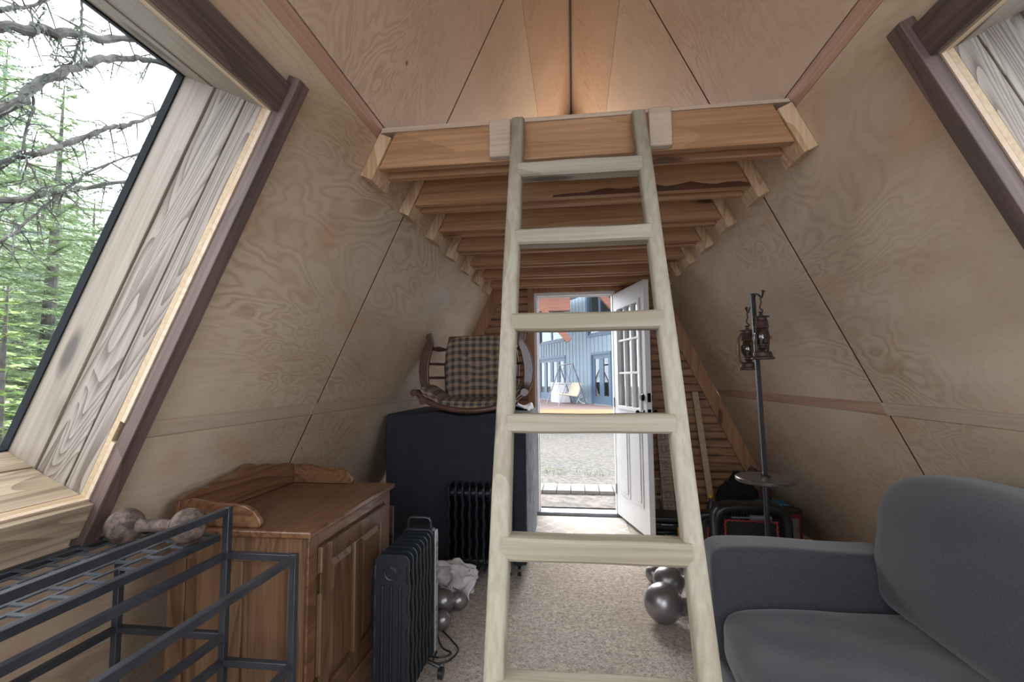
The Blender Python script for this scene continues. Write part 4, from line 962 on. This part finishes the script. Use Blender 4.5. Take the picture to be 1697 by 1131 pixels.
# raised deck
dk=thing('raised_deck','raised reddish deck with tan fascia in front of the blue house','deck',(0,16.3,-.15))
def hw_(y): return -1.756+3.044*((24.553-y)/6.281)  # house wall line
b=MB()
y=0; 
while y<13:
    yy=16.3+y; xr=hw_(yy)-.02; b.box(-9,xr,y,y+.136,.30,.34); y+=.14
b.build('deck_boards','deck',dk,smooth=False)
b=MB(); b.box(-9,2.0,-.03,-.002,0,.335); b.build('fascia','fascia',dk)
# house, local x along wall, -y towards the cabin
HA=math.atan2(-6.281,3.044)
ho=thing('blue_house','pale blue board-and-batten house seen through the open door','house',(-1.756,24.553,-.15),HA)
def hseg(mb,x0,x1,z0,z1): mb.box(x0,x1,0,.15,z0,z1)
ops=[(.0,3.1,.36,2.32,'d'),(5.72,7.12,.36,2.30,'d'),(.15,3.05,3.15,5.1,'w'),(5.45,7.3,3.12,5.1,'w')]
mb=MB(); xs=[-6,0,.15,3.05,3.1,5.45,5.72,7.12,7.3,9.5]
zs=[0,.36,2.30,2.32,3.12,3.15,5.1,7.5]
for i in range(len(xs)-1):
    for j in range(len(zs)-1):
        cx,cz=(xs[i]+xs[i+1])/2,(zs[j]+zs[j+1])/2
        if any(a<cx<b_ and c<cz<d for a,b_,c,d,_ in ops): continue
        hseg(mb,xs[i],xs[i+1],zs[j],zs[j+1])
mb.build('siding_wall','siding',ho,smooth=False)
mb=MB(); x=-6
while x<9.5:
    zz=[(.3,7.5)]
    for a,b_,c,d,_ in ops:
        if a-.1<x<b_+.1:
            nz=[]
            for u,v in zz:
                if v<=c-.1 or u>=d+.1: nz.append((u,v)); continue
                if u<c-.1: nz.append((u,c-.1))
                if v>d+.1: nz.append((d+.1,v))
            zz=nz
    for u,v in zz: mb.box(x-.022,x+.022,-.03,-.0005,u,v)
    x+=.33
mb.build('battens','siding',ho,smooth=False)
for a,b_,c,d,kd in ops:
    fr=MB()
    for r in ((a-.09,a,c,d+.09),(b_,b_+.09,c,d+.09),(a,b_,d,d+.09)): fr.box(r[0],r[1],-.05,0,r[2],r[3])
    if kd=='w': fr.box(a-.09,b_+.09,-.05,0,c-.09,c)
    n=4 if (kd=='d' and b_-a>2) else 2
    wd=(b_-a)/n; br=.16 if kd=='d' else .07
    for k in range(n):
        x0=a+wd*k; x1=x0+wd
        fr.box(x0,x0+br,.0,.06,c,d); fr.box(x1-br,x1,.0,.06,c,d); fr.box(x0+br,x1-br,0,.06,d-br,d); fr.box(x0+br,x1-br,0,.06,c,c+(.32 if kd=='d' else .07))
    f=fr.build('french_door' if kd=='d' else 'window','sidetrim',ho,smooth=False)
    for k in range(n):
        x0=a+wd*k+br; x1=a+wd*(k+1)-br; b=MB(); b.box(x0,x1,.025,.032,c+(.32 if kd=='d' else .07),d-br); b.build('pane','glass_dark',f)
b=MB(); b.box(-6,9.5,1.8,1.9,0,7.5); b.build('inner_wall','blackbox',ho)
# porch roof, beam, braces
pr_=thing('porch_frame','reddish timber porch frame and soffit over the deck','porch',(0,17.0,-.15))
b=MB(); b.prism([(-9,-.6),(1.9,-.6),(-3.6,11),(-9,11)],4.75,4.9,'z'); b.build('soffit','porch',pr_,smooth=False)
b=MB(); b.box(-6,-.10,0,.22,3.80,4.32); b.build('beam','timber',pr_,bev=.01)
def brace(p,q,wd,name='brace'):
    p=Vector(p);q=Vector(q); d=q-p; m=d.to_track_quat('Z','Y').to_matrix().to_4x4(); b=MB(); b.box(-wd/2,wd/2,-wd/2,wd/2,0,d.length,Matrix.Translation(p)@m); b.build(name,'timber',pr_,bev=.008)
brace((-1.05,.1,3.85),(-.16,.1,2.72),.22); brace((.70,.1,4.75),(1.55,.1,3.7),.24)
b=MB(); b.box(1.50,1.72,0,.22,.49,4.75); b.build('post','timber',pr_,bev=.01)
b=MB(); b.box(-6.2,-6.0,0,.22,.49,4.75); b.build('post','timber',pr_,bev=.01)
b=MB(); b.lathe([(0,4.735),(.09,4.735),(.09,4.7495),(0,4.7495)],20,Matrix.Translation((-.02,1.2,0))); b.build('recessed_light','glow',pr_)
# garden swing
sw_=thing('garden_swing','metal A-frame swing seat with cream canvas on the deck','swing',(-.34,19.33,.19))
f1=[Vector((-.79,.20,0)),Vector((.23,1.10,0))]; f2=[Vector((-.265,-1.04,0)),Vector((.80,-.25,0))]
a1=Vector((-.25,.65,1.58)); a2=Vector((.28,-.65,1.62))
for f in f1: b=MB(); b.tube([f,a1],.025,8); b.build('leg','steel',sw_)
for f in f2: b=MB(); b.tube([f,a2],.025,8); b.build('leg','steel',sw_)
b=MB(); b.tube([a1,a2],.028,8); b.build('top_bar','steel',sw_)
ax=(a2-a1).normalized(); ax.z=0; ax.normalize(); pn=Vector((ax.y,-ax.x,0))   # pn points to seat front
if pn.x>0: pn=-pn
c0=Vector((.06,0,0)); 
def sq(e,f,z): return c0+ax*e+pn*f+Vector((0,0,z))
for nm,pp in (('seat',[(-.5,.28,.42),(.5,.28,.42),(.5,-.22,.34),(-.5,-.22,.34)]),('backrest',[(-.5,-.22,.36),(.5,-.22,.36),(.5,-.42,.86),(-.5,-.42,.86)])):
    b=MB(); b.add([sq(*p) for p in pp],[(0,1,2,3)]); b.build(nm,'canvas',sw_,solid=.06,bev=.01)
for e in (-.5,.5):
    b=MB(); b.tube([sq(e,.28,.42),sq(e,-.05,1.5)],.009,6); b.tube([sq(e,-.40,.80),sq(e,-.05,1.5)],.009,6); b.build('hanger','steel',sw_)
wc=thing('white_cooler','white chest cooler standing behind the garden swing','cooler',(-.60,20.75,.19),HA)
b=MB(); b.box(-.42,.42,-.28,.28,0,.78); b.build('cooler_body','white',wc,bev=.03)
b=MB(); b.box(-.43,.43,-.29,.29,.785,.86); b.build('lid','white',wc,bev=.02)
b=MB(); b.tube(smoothpts([(-.2,0,.02),(-.1,-.1,.28),(.05,0,.34),(.2,.05,.05),(.05,-.12,.02),(-.12,.1,.18),(.12,.1,.3)],5),.02,6); tag(b.build('garden_hose','cloth_white'),'pale coiled hose heaped at the right of the swing','hose',loc=(.28,19.9,.19))

# ---- conifers
def fast(name,verts,faces,mat,parent):
    me=bpy.data.meshes.new(name); me.from_pydata(verts,[],faces); me.materials.append(M[mat]); me.update()
    o=bpy.data.objects.new(name,me); COL.objects.link(o); o.parent=parent; return o
def needles(verts,faces,p,q,rnd,L,dens,wd=.0035,flat=.4):
    """short blades around a twig from p to q"""
    d=q-p; ln=d.length; u=d.normalized(); s=u.cross(Vector((0,0,1)));
    if s.length<.05: s=Vector((1,0,0))
    s.normalize(); n=max(2,int(ln*dens)); up=s.cross(u)
    for i in range(n):
        t=rnd.random(); c=p+d*t; a=rnd.uniform(-1,1)
        side=1 if i%2 else -1
        dr=(s*side+up*a*flat+u*.7).normalized()*L*rnd.uniform(.7,1.1); w_=u*wd*.5+up*wd*.5
        k=len(verts); verts+= [tuple(c-w_),tuple(c+w_),tuple(c+dr)]; faces.append((k,k+1,k+2))
def spray(verts,faces,tw,p,d,L,rnd,nl,dens,wd):
    """a flat bough: main twig with side twigs"""
    q=p+d*L; q.z-=L*.12; tw.append((p,q,.004+L*.012)); needles(verts,faces,p,q,rnd,nl,dens,wd)
    u=(q-p).normalized(); s=u.cross(Vector((0,0,1))).normalized(); n=max(3,int(L/.09))
    for i in range(n):
        t=(i+.6)/n; c=p.lerp(q,t); l=L*.42*(1-t*.75)
        for sd_ in (-1,1):
            e=c+(s*sd_*.8+u*.6).normalized()*l*rnd.uniform(.7,1.1); e.z-=l*rnd.uniform(.0,.3); needles(verts,faces,c,e,rnd,nl,dens,wd); tw.append((c,e,.003))
def conifer(label,loc,h,rad,mat,seed,nb=60,z0=.12,nl=.07,dens=60,wd=.010,sc=1,grp='conifers outside the left window',twigs=True):
    rnd=random.Random(seed); o=thing('fir_tree',label,'tree',loc,0,grp); vs=[];fs=[];tw=[]
    b=MB(); b.tube([(0,0,0),(.03,0,h*.5),(0,.02,h)],[h*.016+.02,h*.010+.01,.006],10); b.build('trunk','bark',o)
    for i in range(nb):
        t=z0+(1-z0)*((i+.5)/nb)**.9; z=h*t; a=i*2.4+rnd.uniform(-.3,.3); L=rad*(1-t)**.8*rnd.uniform(.75,1.1)+.06
        d=Vector((math.cos(a),math.sin(a),.25-.35*(1-t))).normalized(); spray(vs,fs,tw,Vector((0,0,z)),d,L,rnd,nl,dens,wd)
    fast('foliage',vs,fs,mat,o)
    if twigs:
        b=MB()
        for p,q,r in tw:
            if r>.0031: b.tube([p,q],[r,.002],5,cap=False)
        b.build('branches','bark',o)
    return o
t1=conifer('bright green young fir sapling nearest the left window, low at the glass edge',(-4.3,3.05,-.15),2.15,.75,'needle_l',3,60,.05,.045,110,.008)
t2=conifer('mid green fir standing just right of the young sapling',(-6.4,5.0,-.15),5.2,1.7,'needle',5,80,.1,.085,60,.014)
t3=conifer('tall blue-green fir behind the sapling at the left edge of the window',(-8.6,5.9,-.15),6.6,2.1,'needle_b',8,90,.08,.11,46,.018)
dup(t2,(-8.2,7.6,-.15),'fir showing beside the window reveal, behind the mid green one',R(70),(1.0,1.0,.95))
dup(t3,(-11.5,8.6,-.15),'far blue-green fir in the middle of the window view',R(140),(1.1,1.1,.95))
dup(t3,(-11.0,6.9,-.15),'far blue-green fir at the left of the window view, behind the tall one',R(40),(1.2,1.2,1.15))
dup(t3,(-13.5,10.8,-.15),'farthest fir low against the window reveal',R(200),(1.2,1.2,.95))
dup(t2,(-5.9,3.95,-.15),'light fir at the left edge of the window, behind the sapling',R(160),(.9,.9,1.0))
for i_,(x_,y_,rz_,sc_,src,lb) in enumerate(((-15,9.4,20,1.25,t3,'distant fir, third from the left edge of the window view'),(-16,12.6,60,1.3,t3,'distant fir deep behind the reveal side of the window view'),(-18,11,100,1.5,t3,'largest distant fir in the middle of the window view'),(-9.6,7.3,10,1.2,t2,'green fir in the centre of the window view, mid distance'),(-12.5,7.9,80,1.25,t3,'distant fir left of centre in the window view'),(-14,8.6,150,1.0,t3,'short distant fir low in the window view'),(-7.2,6.2,120,.95,t2,'short green fir beside the reveal, low in the window view'),(-17,14,35,1.5,t3,'distant fir half hidden by the window reveal'),(-7.0,4.5,220,1.0,t2,'green fir directly behind the young sapling'),(-20,12.8,70,1.6,t3,'farthest tall fir against the sky in the window view'))):
    dup(src,(x_,y_,-.15),lb,R(rz_),(sc_,sc_,sc_*.85))
# overhanging pine whose trunk stands out of view; limbs cross the sky
pn_=thing('pine_tree','old pine whose bare mossy limbs arch across the sky in the left window','tree',(-4.6,1.3,-.15))
b=MB(); b.tube([(0,0,0),(.05,.02,3),(0,0,7.5)],[.20,.16,.08],14); b.build('trunk','bark',pn_)
O=Vector((-4.6,1.3,-.15)); rnd=random.Random(11)
limbs=[([(-4.55,1.3,2.9),(-4.2,1.8,3.2),(-3.6,2.42,3.52),(-3.6,2.62,3.66),(-3.6,2.85,3.787),(-3.6,3.2,4.02),(-3.5,3.6,4.35)],.055),
 ([(-4.55,1.3,2.0),(-4.0,2.0,2.45),(-3.6,2.454,2.97),(-3.6,2.642,3.279),(-3.6,2.862,3.534),(-3.6,3.119,3.792),(-3.6,3.482,4.03),(-3.5,3.9,4.1)],.050),
 ([(-4.55,1.3,1.9),(-4.1,2.2,2.35),(-3.6,2.637,2.777),(-3.6,2.855,2.962),(-3.6,3.106,3.208),(-3.6,3.35,3.391),(-3.6,3.65,3.68),(-3.5,4.0,3.9)],.032),
 ([(-4.55,1.3,2.2),(-4.1,2.0,2.3),(-3.6,2.491,2.415),(-3.6,2.689,2.519),(-3.6,2.916,2.652),(-3.6,3.325,2.892),(-3.6,3.7,3.1)],.030),
 ([(-4.55,1.3,1.4),(-4.0,2.1,1.8),(-3.6,2.507,2.155),(-3.6,2.631,2.313),(-3.6,2.801,2.541),(-3.6,3.035,2.84),(-3.6,3.418,3.165),(-3.6,3.8,3.4)],.016),
 ([(-3.6,2.413,3.62),(-3.6,2.48,3.70),(-3.6,2.574,3.788),(-3.6,2.715,3.97)],.02),
 ([(-3.6,2.897,4.15),(-3.61,2.91,3.99),(-3.6,2.9,3.84),(-3.62,2.896,3.674),(-3.6,2.832,3.482)],.012),
 ([(-3.6,2.6,3.26),(-3.58,2.62,3.1),(-3.6,2.60,2.8),(-3.55,2.7,2.55)],.014)]
nv=[];nf=[]
for pts_,r0 in limbs:
    sp=smoothpts([Vector(p)-O for p in pts_],7)
    for i in range(1,len(sp)-1): sp[i]+=Vector((rnd.uniform(-1,1),rnd.uniform(-1,1),rnd.uniform(-1,1)))*r0*.28
    rs=[.8*r0*(1-.55*i/len(sp))*rnd.uniform(.82,1.2) for i in range(len(sp))]; b=MB(); b.tube(sp,rs,9); 
    # dead twigs and lichen clumps
    for i in range(8,len(sp)-1,2):
        for _ in range(2):
            d=Vector((rnd.uniform(-.5,.5),rnd.uniform(-1,1),rnd.uniform(-1,.5))).normalized(); l=rnd.uniform(.05,.30); m_=sp[i]+d*l*.5+Vector((0,0,rnd.uniform(-.03,.03))); e=sp[i]+d*l; e.z-=.03
            b.tube([sp[i],m_,e],[.006,.004,.002],5)
            for q in range(3): 
                c=sp[i].lerp(e,rnd.random()); d2=Vector((rnd.uniform(-1,1),rnd.uniform(-1,1),rnd.uniform(-1,.4))).normalized(); e2=c+d2*rnd.uniform(.03,.10); b.tube([c,e2],[.0025,.001],4)
                if rnd.random()<.75: needles(nv,nf,c,e2,rnd,.022,220,.007,1.2)
    b.build('limb','bark',pn_)
fast('lichen_and_needles',nv,nf,'needle_b',pn_)
# tree wall to the right and behind for reflections in the door glass
conifer('fir outside the right side of the cabin, seen only in reflections',(7.5,6.0,-.15),6,2,'needle',21,50,.08,.12,24,.024,grp='firs right of the cabin',twigs=False) if False else None
